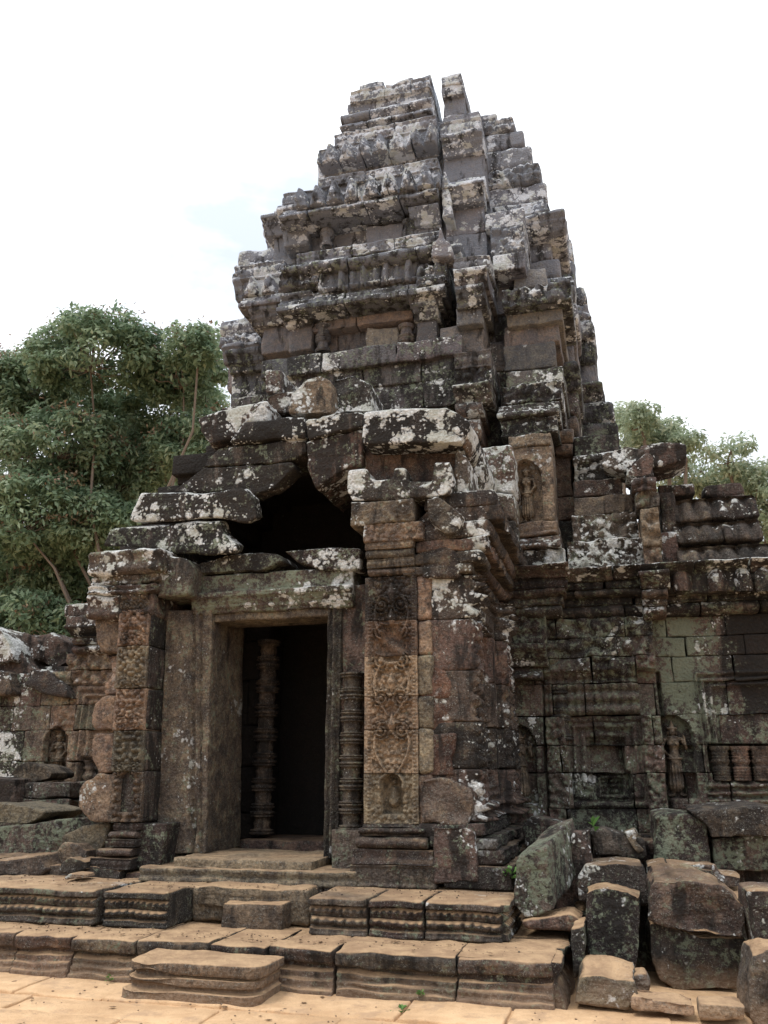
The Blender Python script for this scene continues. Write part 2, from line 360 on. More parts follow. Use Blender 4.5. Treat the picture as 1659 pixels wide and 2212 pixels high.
# ------------------------------------------------------------------ carving height fields (outward, metres)
def caps(X, Z, a, b, ra, rb, k=1.0, base=0.0):
    ax, az = a; bx, bz = b; dx, dz = bx-ax, bz-az; l2 = dx*dx+dz*dz+1e-12
    t = np.clip(((X-ax)*dx+(Z-az)*dz)/l2, 0, 1); r = ra+(rb-ra)*t
    d2 = (X-ax-t*dx)**2+(Z-az-t*dz)**2
    return np.where(d2 < r*r, base+k*np.sqrt(np.maximum(r*r-d2, 0)), 0)
def devata(X, Z, cx, z0, h, flip=1):
    x = (X-cx)/h*flip; z = (Z-z0)/h; H = 0*x
    def c(*a, **k):
        nonlocal H; H = np.maximum(H, caps(x, z, *a, **k))
    sk = caps(x, z, (0, .47), (0, .17), .088, .115, k=.55, base=.01); sk = sk+np.where(sk > 0, .006*np.cos(x*150), 0)
    H = np.maximum(H, sk)
    c((-.045, .16), (-.045, .05), .03, .026); c((.045, .16), (.045, .05), .03, .026)
    c((-.05, .03), (-.1, .02), .026, .02, k=1.4); c((.05, .03), (.1, .02), .026, .02, k=1.4)
    c((0, .47), (0, .53), .088, .075, k=.8); c((0, .53), (0, .62), .07, .062, k=.85); c((0, .62), (0, .73), .066, .085, k=.8)
    c((-.08, .755), (.08, .755), .034, .034, k=1.2)
    c((-.042, .69), (-.042, .69), .038, .038, k=1.1, base=.035); c((.042, .69), (.042, .69), .038, .038, k=1.1, base=.035)
    c((0, .76), (0, .81), .028, .026, k=1.5, base=.01)
    c((0, .845), (0, .865), .047, .05, k=1.2, base=.015); c((0, .85), (0, .858), .008, .008, k=1, base=.082)
    c((-.055, .85), (-.055, .82), .014, .012, k=1, base=.02); c((.055, .85), (.055, .82), .014, .012, k=1, base=.02)
    c((-.05, .895), (.05, .895), .018, .018, k=1, base=.055); c((0, .91), (0, .995), .045, .008, k=1.1, base=.02)
    c((-.06, .9), (-.085, .95), .018, .006); c((.06, .9), (.085, .95), .018, .006)
    c((-.115, .75), (-.15, .62), .03, .024, k=1.3, base=.01); c((-.15, .62), (-.06, .52), .024, .017, k=1.3, base=.03); c((-.06, .52), (-.02, .50), .02, .014, k=1.2, base=.05)
    c((.115, .75), (.165, .64), .03, .024, k=1.3, base=.01); c((.165, .64), (.15, .74), .022, .017, k=1.3, base=.03); c((.15, .76), (.14, .80), .02, .012, k=1.2, base=.02)
    c((-.09, .50), (.09, .50), .013, .013, k=1, base=.06); c((-.06, .78), (.06, .78), .012, .012, base=.045)
    return H*h
def niche(X, Z, cx, z0, w, h, dep=.08):
    """arched recess (negative) with a raised lobed rim"""
    x = np.abs(X-cx)/(w/2); z = (Z-z0)/h
    lim = np.where(z < .78, 1.0, np.sqrt(np.clip(1-((z-.78)/.22)**2, 0, 1))*(1-.25*np.clip((z-.78)/.22, 0, 1)))
    inside = (z > 0) & (z < 1) & (x < lim)
    rim = (z > .6) & (z < 1.08) & (x < lim*1.0+.28) & ~inside
    return np.where(inside, -dep, np.where(rim, .018, 0))
def devniche(cx, z0, h, w=None, flip=1, dep=.09):
    w = w or h*.46
    def f(U, T):
        n = niche(U, T, cx, z0-.01*h, w, h*1.1, dep); d = devata(U, T, cx, z0, h, flip)
        return np.where(n < 0, n+d, n)
    return f
def scroll(X, Z, cx, cz, R, s=1, hh=.016):
    x = (X-cx)*s; z = Z-cz; r = np.hypot(x, z)/R; th = np.arctan2(z, x)
    ph = (r*2.1-th/(2*math.pi)) % 1.0
    v = np.where((r < 1) & (r > .28), hh*np.clip(1-np.abs(ph-.5)*3.4, 0, 1)**.6, 0)
    v = np.maximum(v, np.where(r < .3, hh*1.3*np.sqrt(np.clip(1-(r/.3)**2, 0, 1)), 0))
    k = np.abs(np.sin(th*5)); v = np.maximum(v, np.where((r >= 1) & (r < 1.28), hh*.9*k*(1.28-r)/.28*1.4, 0))
    return v
def _cell(X, Z, s, seed):
    gx, gz = X/s, Z/s; ix, iz = np.floor(gx), np.floor(gz); best = np.full(X.shape, 9.0)
    for dx in (-1, 0, 1):
        for dz in (-1, 0, 1):
            cx, cz = ix+dx, iz+dz; zz = np.zeros_like(cx)
            ox = _hash(cx, cz, zz, seed)*.5+.5; oz = _hash(cx, cz, zz, seed+5)*.5+.5
            best = np.minimum(best, np.hypot(gx-cx-ox, gz-cz-oz))
    return best
def foliage(X, Z, s=.045, hh=.014, seed=3):
    return hh*np.sqrt(np.clip(1-(_cell(X, Z, s, seed)/.55)**2, 0, 1))
def beads(X, Z, x, s=.03, w=.016, hh=.012):
    zz = ((Z/s) % 1-.5)*s; d = np.hypot(X-x, zz); return np.where(np.abs(X-x) < w, hh*np.sqrt(np.clip(1-(d/(w*.95))**2, 0, 1))-.004, 0)
def panelR(U, T):
    """the great carved pilaster face: beaded borders, paired scrolls, foliage, niche at the foot"""
    x = U+.255; v = np.zeros_like(U)
    inn = np.abs(x) < .195
    v = np.where(inn, -.012, 0.0)
    fo = foliage(np.abs(x), T, .042, .015, 8); v = np.where(inn, v+fo*.9, v)
    for cz in (1.97, 2.62, 3.18, 2.27, 2.9):
        sp = scroll(np.abs(x), T, .1, cz, .085, 1, .036); v = np.where(inn & (sp > 0), -.012+sp, v)
    for cz in (2.02, 2.42, 2.74, 3.05, 3.3):
        p = np.clip(1-(np.abs(x)/.05+np.abs(T-cz)/.12), 0, 1); v = np.where(p > 0, -.012+.04*np.sqrt(p), v)
    for zb, dd in ((1.55, 1), (2.1, 1), (2.78, 1)):
        q = np.abs(np.abs(x)-(.03+.14*np.abs(np.sin((T-zb)*5.2)))); v = np.where(inn & (q < .012) & (T > zb) & (T < zb+.5), .012, v)
    v = np.maximum(v, np.where(~inn, beads(U, T, -.255-.222, .034, .018, .014), v)); v = np.maximum(v, np.where(~inn, beads(U, T, -.255+.222, .034, .018, .014), v))
    n = niche(U, T, -.255, 1.22, .2, .36, .055); v = np.where(n < 0, n, np.where(n > 0, .02, v))
    fig = np.maximum(caps(U, T, (-.255, 1.5), (-.255, 1.5), .03, .03, .8), caps(U, T, (-.255, 1.42), (-.255, 1.33), .045, .06, .6)); v = np.where(n < 0, n+fig, v)
    v = np.where((T > 2.62) & (T < 2.98) & (np.abs(x) < .11+.03*np.sin(T*21)), -.028+.01*np.sin(T*30+x*20), v)
    return v*2.2+.003*fbm(np.stack([U*60, T*60, 0*U], 1), 2, 2)
def mould(ts, hs, T0, T1):
    ts = np.array(ts); hs = np.array(hs)
    return lambda U, T: np.interp((T-T0)/(T1-T0), ts, hs)
def lotus(T0, T1, dep=.03, s=.07, rows=1):
    """carved row of petals between two bands"""
    def f(U, T):
        t = (T-T0)/(T1-T0); b = np.abs(np.sin(math.pi*U/s))**.6
        return np.where((t > .12) & (t < .88), dep*np.sin(math.pi*np.clip((t-.12)/.76, 0, 1))*b, dep*.8)
    return f
def band2(T0, T1, amp=1.0):
    """plinth block: cap, petals, groove, beads, foot"""
    def f(U, T):
        t = (T-T0)/(T1-T0)
        b1 = np.abs(np.sin(math.pi*U/.06)); b2 = np.sqrt(np.clip(1-(((U/.075) % 1-.5)*2)**2, 0, 1))
        v = np.select([t > .80, t > .74, t > .55, t > .49, t > .27, t > .21, t > .1], [.028+0*t, -.012+0*t, .002+.022*b1*np.sin(math.pi*(t-.55)/.19), -.006+0*t+.014*(t > .52), .0+.024*b2*np.sin(math.pi*np.clip((t-.27)/.22, 0, 1)), -.012+0*t, .012+0*t], .02+0*t)
        return v*amp*1.7
    return f
def addf(*fs): return lambda U, T: sum(f(U, T) for f in fs)
def frame(U, T, u0, u1, z0, z1, steps=((0, .02), (.03, -.0), (.05, .02), (.08, -.02), (.11, .0)), inner=-.04, bottom=True):
    """nested rectangular mouldings round an opening; returns (height, mask)"""
    d = np.minimum(np.minimum(U-u0, u1-U), z1-T)
    if bottom: d = np.minimum(d, T-z0)
    else: d = np.where(T < z0, -1, d)
    v = np.zeros_like(U)
    for o, h in steps: v = np.where(d >= o, h, v)
    v = np.where(d >= steps[-1][0]+.035, inner, v)
    return v, d > 0
def sidexf(U0):
    """stones laid out along w whose face looks to +u"""
    def x(V): return np.stack([U0-V[:, 1], V[:, 0], V[:, 2]], 1)
    return x
class MBX(MB):
    def __init__(s, xf): super().__init__(); s.xf = xf
    def add(s, V, Fc, tone, rnd=None): super().add(s.xf(np.asarray(V, float)), Fc, tone, rnd)

def figure(cx, z0, h, wb, tn_, parent, flip=1):
    """standing carved figure in the round against its niche"""
    n = 100; mz = 150; X, Zz = np.meshgrid(np.linspace(-.24, .24, n)*h, np.linspace(-.01, 1.01, mz)*h, indexing='ij')
    H = devata(X.ravel(), Zz.ravel(), 0, 0, h, flip); keep = H > .004
    P = np.stack([cx+X.ravel(), wb-H*1.7, z0+Zz.ravel()], 1); i = (np.arange(n-1)[:, None]*mz+np.arange(mz-1)[None]).ravel()
    q = np.stack([i, i+mz, i+mz+1, i+1], 1); q = q[keep[q].any(1)]
    us, inv = np.unique(q, return_inverse=True); m = MB(); P = P+np.stack([fbm(P*9, 3, 2)]*3, 1)*.006*(H > 0)[:, None]
    P[~keep, 1] = wb+.03; m.add(P[us], inv.reshape(q.shape), tn_, .5); return m.build('niche_figure', parent)

# ------------------------------------------------------------------ ground and paving
def make_ground():
    n = 150; a = np.concatenate((-np.geomspace(400, 6, 18), np.linspace(-5.5, 5.5, n), np.geomspace(6, 400, 18)))
    b = np.concatenate((-np.geomspace(400, 9, 10), np.linspace(-8.5, 3, n), np.geomspace(3.5, 400, 18)))
    A, B = np.meshgrid(a, b, indexing='ij'); P = np.stack([A.ravel(), B.ravel(), 0*A.ravel()], 1)
    h = fbm(np.stack([P[:, 0]*.8, P[:, 1]*.8, P[:, 2]], 1), 5, 3)*.02+fbm(P*4, 8, 2)*.006
    P[:, 2] = h*1.3*np.exp(-((P[:, 0]/14)**2+((P[:, 1])/14)**2))-.006
    na, nb = len(a), len(b); i = np.arange(na-1)[:, None]*nb+np.arange(nb-1)[None]; i = i.ravel()
    Fc = np.stack([i, i+nb, i+nb+1, i+1], 1)
    m = MB(); m.add(P, Fc, (.5, 0, 0, 0)); o = m.build('ground', mat=SAND); o['kind'] = 'structure'
make_ground()
pv = MB(); w = -4.2
rowsw = [-4.3, -3.75, -3.2, -2.72, -2.28, -1.9]
for i in range(len(rowsw)-1):
    u = -6+random.random()
    while u < 4.5:
        ln = random.uniform(.8, 1.7)
        pv.stone(u+.008, u+ln-.008, rowsw[i]+.006, rowsw[i+1]-.006, -.1, random.uniform(-.016, .012), tone=(.8, 0, 0, 0), res=.09, r=.012, amp=.016, rot=random.uniform(-.012, .012))
        u += ln
u = -6
while u < 1.2:
    ln = random.uniform(.7, 1.4)
    pv.stone(u, u+ln-.012, -1.86, -1.3, -.1, random.uniform(.008, .022), tone=(.7, 0, 0, 0), res=.09, r=.012, amp=.018); u += ln
o = pv.build('paving', mat=SAND); o['kind'] = 'structure'

# ------------------------------------------------------------------ terrace (lower platform)
PW = -1.32
terr = thing('stone_terrace', 'long low moulded sandstone platform dusted with orange sand, under the whole front', 'terrace', (-1.2, PW, 0))
def xs_to_u(xs, y, w): return [F(x, y, w)[0] for x in xs]
def pf(U, T):
    t = T/.31+.02*np.sin(U*3.1)
    return np.interp(t, [0, .14, .18, .3, .34, .48, .52, .62, .66, .9, 1], [.075, .075, .045, .05, .015, .02, -.035, -.045, .035, .055, .04])+.006*np.sin(U*9+T*20)
us = [-6.2, -5.0, -4.2]+xs_to_u([36, 160, 300, 458, 580], 2060, PW)+xs_to_u([722, 985, 1196], 2080, PW)
for i, (a, b) in enumerate(zip(us[:-1], us[1:])):
    m = MB(); j = random.uniform(-.015, .02)
    tt = (.42, .05, .12, .1) if i < 6 else (.3, .05, .25, .35)
    m.stone(a+.004, b-.006, PW+j, -.55, -.08, .31+random.uniform(-.006, .006), tone=tt, res=.025, resz=.012, resw=.05, r=.012, amp=.022, f=pf, erode=.04)
    m.build('terrace_block', terr)
mx_ = MBX(sidexf(us[-1]))
mx_.course(-1.3, 1.3, 0, .7, -.08, .31, (.3, .1, .35, .3), bl=.6, f=pf, res=.05, r=.02, amp=.02)
mx_.build('return_wall', terr)
mf = MB(); mf.wall(-6, 1.2, -.56, 3.0, -.1, .3, (.4, .05, .1, .1), ch=.4, bl=.9, res=.15, amp=.015); mf.build('paving_fill', terr)

# plinth blocks on the terrace
def plinth(x0, x1, yc, wf, lab, tone=(.22, .12, .4, .3), z0=.31, z1=.6, wb=-.12, ex=0):
    a, b = F(x0, yc, wf)[0], F(x1, yc, wf)[0]
    m = MB(); f = band2(z0, z1)
    m.stone(a, b, wf, wb, z0, z1, tone=tone, res=.013, resz=.008, resw=.05, r=.022, amp=.014, f=lambda U, T: f(U, T)+.0, erode=.012)
    # carved bands carried round the right-hand end
    g = MBX(sidexf(b)); 
    o = m.build('plinth_block', org=((a+b)/2, wf, z0)); tag(o, lab, 'stone block', 'moulded plinth blocks on the terrace'); return o
plinth(-260, 207, 1960, -.9, 'long moulded plinth block with bead rows at the left edge of the picture')
plinth(225, 364, 1960, -.88, 'moulded plinth block just left of the doorway steps, sandy end face', (.35, .05, .25, .2))
plinth(668, 793, 1985, -.80, 'moulded plinth block just right of the doorway steps', (.35, .05, .25, .25))
plinth(797, 915, 1985, -.79, 'middle moulded plinth block of the three right of the doorway', (.3, .06, .3, .25))
plinth(919, 1086, 1990, -.77, 'moulded plinth block under the carved pillar at the terrace corner, second from the tilted block', (.25, .1, .3, .35))
m = MBX(sidexf(F(1086, 1990, -.77)[0]-.0)); m.stone(-.76, .2, -.012, .3, .312, .598, tone=(.2, .1, .4, .3), res=.015, resz=.008, r=.02, amp=.012, f=band2(.31, .6))
o = m.build('plinth_return', org=(.8, -.3, .31)); tag(o, 'beaded side return of the plinth at the right corner beside the tilted block', 'stone block')
# doorway steps
z1 = F(540, 1918, -.45)[1]; a, b = F(414, 1960, -.45)[0], F(666, 1960, -.45)[0]
m = MB()
def stepf(U, T):
    t = (T-.31)/(z1-.31); k = (np.abs((U-a)/(b-a)-.42) < .34)
    return np.where(k & (t > .5), .035+.01*np.sin(t*40), 0)+.03*np.exp(-((t-.1)/.1)**2)*0
m.stone(a, b, -.45, -.1, .31, z1, tone=(.75, 0, .05, .0), res=.02, resw=.05, r=.03, amp=.025, f=stepf, erode=.03)
tag(m.build('upper_step', org=((a+b)/2, -.45, .31)), 'broad worn upper step block below the threshold, behind the small step', 'step')
sw = G(540, 2006, .31)[1]; a, b = F(476, 1980, sw)[0], F(608, 1980, sw)[0]; zt = F(540, 1952, sw)[1]
tag(rock('small_step', [boxp(a, b, sw, -.42, .29, zt)], vox=.018, amp=.014, tone=(.6, 0, .05, .1), chip=.04), 'small plain step block set against the upper step', 'step')
# big rounded step stone at the front
sw = G(330, 2165, 0)[1]
def rounded(x0, x1, w0, w1, z0, z1_, cr=.12):
    a, b = x0, x1; pts = [(a, w1), (b, w1), (b, w0+cr), (b-cr*.3, w0+cr*.35), (b-cr, w0), (a+cr, w0), (a+cr*.3, w0+cr*.2), (a, w0+cr*.6)]
    V = [(p[0], p[1], z0) for p in pts]+[(p[0], p[1], z1_) for p in pts]; return V, None
a, b = F(250, 2150, sw)[0], F(556, 2130, sw)[0]; zt = F(440, 2080, sw+.08)[1]
tag(rock('front_step_stone', [rounded(a, b, sw, PW-.02, -.05, .075), rounded(a+.04, b-.03, sw+.065, PW-.02, .06, .13), rounded(a+.03, b-.01, sw+.02, PW-.02, .105, .16), rounded(a+.06, b-.03, sw+.08, PW-.02, .14, .20), rounded(a+.04, b+.02, sw+.025, PW-.02, .18, zt)], vox=.010, amp=.016, tone=(.75, 0, .0, .0), chip=.07, org=((a+b)/2, sw+.2, 0)),
    'large rounded multi-moulded step stone standing on the sandy ground in front', 'step')

# ------------------------------------------------------------------ entrance porch
porch = thing('entrance_porch', 'ruined sandstone porch with dark doorway, carved pillars and a collapsed corbelled gable', 'porch', (-1.7, 0, .6))
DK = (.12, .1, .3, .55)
# footing under the porch
m = MB(); m.wall(-4.1, .72, -.13, 3.0, .3, .6, (.3, .05, .2, .3), ch=.3, bl=.8, res=.07); m.build('footing', porch)
# right pillar: shaft of stacked carved blocks
jz = [1.13]+[F(850, y, 0)[1] for y in (1671, 1576, 1504, 1417, 1340)]+[3.47]
pil = MB()
tn = [(.72, 0, .08, .02), (.85, 0, .05, .0), (.75, 0, .1, .0), (1.0, 0, 0, 0), (.62, 0, .1, .05), (.4, .1, .2, .2)]
for i, (z0, z1) in enumerate(zip(jz[:-1], jz[1:])):
    pil.stone(-.53, .0, 0+random.uniform(-.003, .003), .5, z0+.002, z1-.002, tone=tn[i], res=.0085, resw=.15, r=.006, amp=.004, f=panelR)
pc = pil.build('carved_pillar', porch); pc['label'] = 'carved door pillar with scrolls, beads and a small niche at its foot'
m = MB()
for z0, z1 in zip(jz[:-1], jz[1:]):
    m.stone(-.005, .14+random.uniform(-.02, .03), .012, .6, z0+.003, z1-.003, tone=(.6, .02, .12, .1), res=.04, r=.03, amp=.02)
m.build('pillar_side', porch)
# broken right flank of the pillar
for pxy, wf, tn_ in (([(906, 1437), (940, 1434), (962, 1450), (975, 1480), (970, 1506), (906, 1506)], .05, (.5, .05, 0, .1)),
                     ([(906, 1509), (955, 1508), (976, 1516), (984, 1545), (975, 1583), (906, 1583)], .04, (.45, .1, .05, .1)),
                     ([(906, 1586), (985, 1584), (990, 1605), (975, 1640), (985, 1678), (906, 1678)], .02, (.4, .1, .05, .1)),
                     ([(906, 1681), (960, 1680), (1000, 1690), (1021, 1705), (1022, 1760), (1008, 1783), (906, 1783)], -.03, (.35, .15, .15, .15)),
                     ([(932, 1786), (1010, 1786), (1026, 1800), (1033, 1905), (935, 1911)], -.12, (.22, .1, .3, .35)),
                     ([(906, 1344), (978, 1344), (975, 1385), (958, 1405), (955, 1432), (906, 1430)], .10, (.3, .05, .1, .3)),
                     ([(902, 1240), (975, 1240), (982, 1335), (925, 1340), (905, 1338)], .12, (.35, .1, .1, .2))):
    rock('broken_flank', [prism(pxy, wf, .55)], vox=.02, amp=.035, tone=tn_, parent=porch, chip=.16, mat=STONE_RED if pxy[0][1] in (1437, 1509, 1586) else None)
# pillar base
pb = MB(); bs = [(.6, .79, .10, .04, 'l'), (.79, .92, .085, .03, 'v'), (.92, 1.02, .05, .07, 't'), (1.02, 1.045, .01, .0, 'v'), (1.045, 1.10, .035, .045, 't'), (1.10, 1.13, .01, .02, 'v')]
for z0, z1, ex, h, k in bs:
    tt = np.linspace(0, 1, 9)
    if k == 't': f = mould(tt, h*np.sin(math.pi*tt)**.6, z0, z1)
    elif k == 'v': f = mould([0, .5, 1], [h*1.5, 0, h*.3], z0, z1)
    else: f = lambda U, T: .012*np.maximum(scroll(((U+.05) % .13)-.065, T, 0, .70, .055, 1, 1.0), 0)+.02*(np.abs(T-.7) > .075)
    pb.stone(-.53-ex, .02+ex*1.5, -ex, .6, z0, z1, tone=(.38, .05, .3, .2), res=.012, resw=.1, r=.012, amp=.01, f=f)
pb.build('pillar_base', porch)
# pillar capital
cp = MB()
for (y0, y1, x0, x1, ex, k) in ((1242, 1226, 795, 897, .01, 't'), (1226, 1206, 791, 896, .035, 'l'), (1206, 1186, 790, 893, .045, 't'), (1186, 1170, 788, 894, .06, 'l'), (1170, 1130, 785, 915, .08, 'f'), (1130, 1079, 757, 893, .10, 'c')):
    wf = -ex; z0, z1 = F(840, y0, wf)[1], F(840, y1, wf)[1]; a, b = F(x0, (y0+y1)/2, wf)[0], F(x1, (y0+y1)/2, wf)[0]
    tt = np.linspace(0, 1, 9)
    f = {'t': mould(tt, .025*np.sin(math.pi*tt), z0, z1), 'l': lotus(z0, z1, .025, .05), 'f': lambda U, T: foliage(U, T, .04, .02, 5),
         'c': lambda U, T: scroll(U, T, a+.25*0+(-.36), (z0+z1)/2, .11, 1, .03)+scroll(U, T, -.1, (z0+z1)/2+.02, .08, -1, .02)+foliage(U, T, .05, .01, 9)}[k]
    cp.stone(a, b, wf, .6, z0+.002, z1-.002, tone=(.48, .12, .15, .2), res=.013, resw=.1, r=.015, amp=.012, f=f, erode=.01)
cp.build('pillar_capital', porch)
# corbel and cornice stump right of the capital
rock('corbel_block', [prism([(893, 1172), (960, 1165), (992, 1200), (992, 1246), (905, 1248)], -.02, .6)], vox=.022, amp=.025, tone=(.4, .12, .1, .2), parent=porch, chip=.08)
rock('corbel_block', [prism([(895, 1130), (930, 1095), (960, 1120), (985, 1172), (893, 1172)], .02, .6)], vox=.022, amp=.025, tone=(.4, .2, .1, .2), parent=porch, chip=.08)
rock('gable_end_stone', [prism([(923, 1080), (945, 1072), (1000, 1108), (985, 1150), (962, 1155), (924, 1118)], -.12, .5, shift=(.05, -.12))], vox=.02, amp=.018, tone=(.45, .5, .1, .2), parent=porch, chip=.05)
# crenellated cap stone
rock('cap_stone', [prism([(751, 1015), (792, 1011), (798, 1030), (815, 1036), (845, 1034), (852, 1011), (876, 1011), (880, 1048), (905, 1052), (933, 1042), (938, 998), (972, 998), (980, 1042), (972, 1068), (923, 1074), (840, 1080), (759, 1082), (747, 1058)], -.1, .3), prism([(751, 1040), (975, 1040), (972, 1068), (759, 1082)], -.06, .8)], vox=.018, amp=.02, tone=(.25, .66, .35, .3), parent=porch, chip=.03)
rock('recessed_stone', [prism([(778, 950), (1003, 945), (1003, 1050), (778, 1050)], .25, .7)], vox=.03, amp=.015, tone=(.35, 0, .0, .25), parent=porch)
rock('lintel_slab', [prism([(788, 890), (860, 882), (964, 877), (994, 893), (1016, 912), (1008, 940), (995, 956), (784, 960), (780, 948)], -.12, .95, shift=(0, .05))], vox=.022, amp=.018, tone=(.06, .85, .1, .6), parent=porch, chip=.03, label='big dark slab with bright white lichen blotches above the right pillar')
rock('scroll_stump', [prism([(990, 908), (1015, 912), (1012, 952), (1000, 965), (985, 950)], .0, .4)], vox=.02, amp=.03, tone=(.6, .4, .1, .1), parent=porch)
rock('scroll_stump', [prism([(985, 968), (1008, 985), (1014, 1040), (1010, 1080), (985, 1085), (978, 1020)], .05, .7)], vox=.022, amp=.03, tone=(.3, .75, .25, .2), parent=porch)
# left-hand corbelled roof stones
RS = [([(237, 1143), (387, 1128), (475, 1124), (486, 1155), (514, 1178), (508, 1196), (445, 1201), (387, 1195), (306, 1186), (219, 1181)], .12, 0.2, (.08, .35, .45, .7), (0, .05)),
      ([(304, 1066), (463, 1062), (526, 1056), (547, 1078), (555, 1119), (531, 1131), (468, 1120), (387, 1124), (284, 1129), (274, 1121)], .10, 0.2, (.1, .5, .25, .7), (0, .05)),
      ([(441, 1009), (540, 1002), (630, 997), (637, 1011), (612, 1033), (590, 1055), (548, 1070), (540, 1064), (463, 1062), (369, 1063), (405, 1033)], .22, 0.25, (.2, .2, .25, .6), (0, 0)),
      ([(470, 965), (659, 948), (663, 975), (636, 992), (576, 1003), (439, 1008), (446, 990)], .22, 0.6, (.2, .15, .4, .55), (0, 0)),
      ([(526, 914), (616, 899), (659, 899), (662, 946), (540, 953), (493, 956)], .15, 1.2, (.1, .45, .15, .7), (0, .05)),
      ([(423, 899), (477, 887), (578, 865), (577, 908), (526, 916), (504, 944), (450, 960), (428, 932)], .35, 1.3, (.15, .8, .2, .45), (0, 0)),
      ([(659, 908), (733, 887), (787, 890), (784, 921), (666, 949)], .05, 1.2, (.1, .55, .15, .6), (0, .05)),
      ([(662, 953), (784, 925), (784, 1004), (745, 1015), (706, 1038), (681, 1056), (666, 1011)], .1, 1.0, (.15, .5, .35, .5), (0, 0)),
      ([(470, 880), (600, 850), (600, 905), (470, 920)], 1.0, 1.3, (.3, .5, .1, .2), (0, 0))]
for pxy, wf, dp, tn_, sh_ in RS:
    rock('roof_stone', [prism(pxy, wf, dp, shift=sh_)], vox=.028, amp=.03, tone=tn_, parent=porch, chip=.07, fr=2.5)
# stones heaped on top
for pxy, wf, dp, tn_ in (([(622, 893), (628, 845), (655, 818), (690, 810), (712, 822), (718, 850), (716, 893)], .6, .7, (.7, .5, .2, .15)),
                         ([(716, 818), (760, 806), (800, 828), (804, 888), (720, 893)], .8, .7, (.2, .7, .3, .3)),
                         ([(570, 893), (574, 856), (600, 842), (632, 848), (634, 893)], .7, .7, (.3, .6, .2, .3)),
                         ([(574, 800), (606, 797), (608, 845), (574, 848)], 1.0, .6, (.3, .55, .3, .2))):
    rock('loose_roof_stone', [prism(pxy, wf, dp, scale=.95)], vox=.02, amp=.03, tone=tn_, parent=porch, chip=.12)
# vault behind, its shade painted in as a black stone tone
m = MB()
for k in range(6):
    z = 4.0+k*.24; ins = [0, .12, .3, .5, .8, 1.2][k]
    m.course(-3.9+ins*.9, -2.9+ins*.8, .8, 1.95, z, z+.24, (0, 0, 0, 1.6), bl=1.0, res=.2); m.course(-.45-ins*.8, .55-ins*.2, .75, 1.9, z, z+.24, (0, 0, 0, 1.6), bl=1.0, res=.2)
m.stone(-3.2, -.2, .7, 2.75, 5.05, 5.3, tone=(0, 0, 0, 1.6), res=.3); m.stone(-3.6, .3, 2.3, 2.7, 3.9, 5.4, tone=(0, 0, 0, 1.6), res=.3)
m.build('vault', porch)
# side walls of the porch
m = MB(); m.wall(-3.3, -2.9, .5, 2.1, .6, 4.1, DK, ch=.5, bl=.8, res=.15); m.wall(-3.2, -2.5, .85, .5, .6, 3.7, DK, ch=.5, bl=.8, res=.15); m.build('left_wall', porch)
def sidef(A, T):
    v, k = frame(A, T, .5, 1.5, 1.35, 3.15, steps=((0, .035), (.05, .0), (.08, .03), (.12, -.03)), inner=-.1)
    v = np.where(k, v, 0)
    v = np.where(k & (v < -.05), v+(T < 2.15)*.11*np.sqrt(np.abs(np.sin((A-.5)*math.pi/.24)))*(.7+.3*np.sin(T*60)), v)
    v = v+np.where((T > 3.15) & (T < 3.22), .04, 0)+np.where((A > 1.6), .07+foliage(A, T, .09, .05, 4), 0)+np.where((A < .42), .02+foliage(A, T, .09, .05, 6), 0)+np.where((A > 1.85) & (A < 1.93), -.08, 0)+np.where((A > .12) & (A < .18), -.06, 0)+np.where((T > 3.22) | (T < 1.33), .05*np.sin(T*55)+.02, 0)
    return v
sw_ = MBX(sidexf(.50)); sw_.wall(.05, 2.55, 0, .5, 1.15, 3.45, (.32, .5, .1, .3), ch=.5, bl=2.4, res=.022, f=lambda A, T: sidef(A, T)*1.5, jw=.004, amp=.014, gap=.003); sw_.build('side_wall', porch)
m = MBX(sidexf(.50))
for z0, z1, e, k in ((.6, .8, .34, 0), (.8, .93, .26, 1), (.93, 1.03, .2, 2), (1.03, 1.15, .1, 1)):
    m.course(.0-e*.3, 2.7, -e, .6, z0, z1, (.25, .05, .35, .4), bl=.6, res=.04, f=lotus(z0, z1, .035, .09), amp=.025, jw=.02)
m.build('side_plinth', porch)
m = MBX(sidexf(.50))
for z0, z1, e, k in ((3.45, 3.56, .05, 1), (3.56, 3.68, .13, 2), (3.68, 3.80, .2, 1), (3.80, 3.97, .28, 2), (3.97, 4.12, .36, 1), (4.12, 4.3, .3, 2)):
    m.course(-.02, 2.5, -e, .7, z0, z1, (.4, .10+.08*(e > .25), .12, .3), bl=.7, res=.045, f=lotus(z0, z1, .035, .1) if k == 1 else mould([0, .5, 1], [0, .04, 0], z0, z1), amp=.03, jw=.03, tilt=-.02)
m.build('side_cornice', porch)
# wall stones over the side cornice, against the tower
for pxy, wf, tn_ in (([(1020, 965), (1105, 958), (1112, 1040), (1108, 1062), (1022, 1062)], 1.9, (.2, .75, .4, .2)), ([(1022, 1064), (1110, 1064), (1112, 1120), (1030, 1125)], 1.85, (.3, .6, .4, .15)),
                     ([(1035, 1127), (1115, 1122), (1118, 1190), (1110, 1232), (1060, 1200)], 1.8, (.3, .3, .4, .25)), ([(990, 1085), (1030, 1070), (1050, 1140), (1040, 1180), (1000, 1130)], 1.2, (.3, .5, .3, .25)),
                     ([(1010, 985), (1040, 960), (1050, 1010), (1030, 1075), (1012, 1060)], 1.0, (.3, .85, .3, .2))):
    rock('side_gable_stone', [prism(pxy, wf, .9)], vox=.03, amp=.035, tone=tn_, parent=porch, chip=.06)
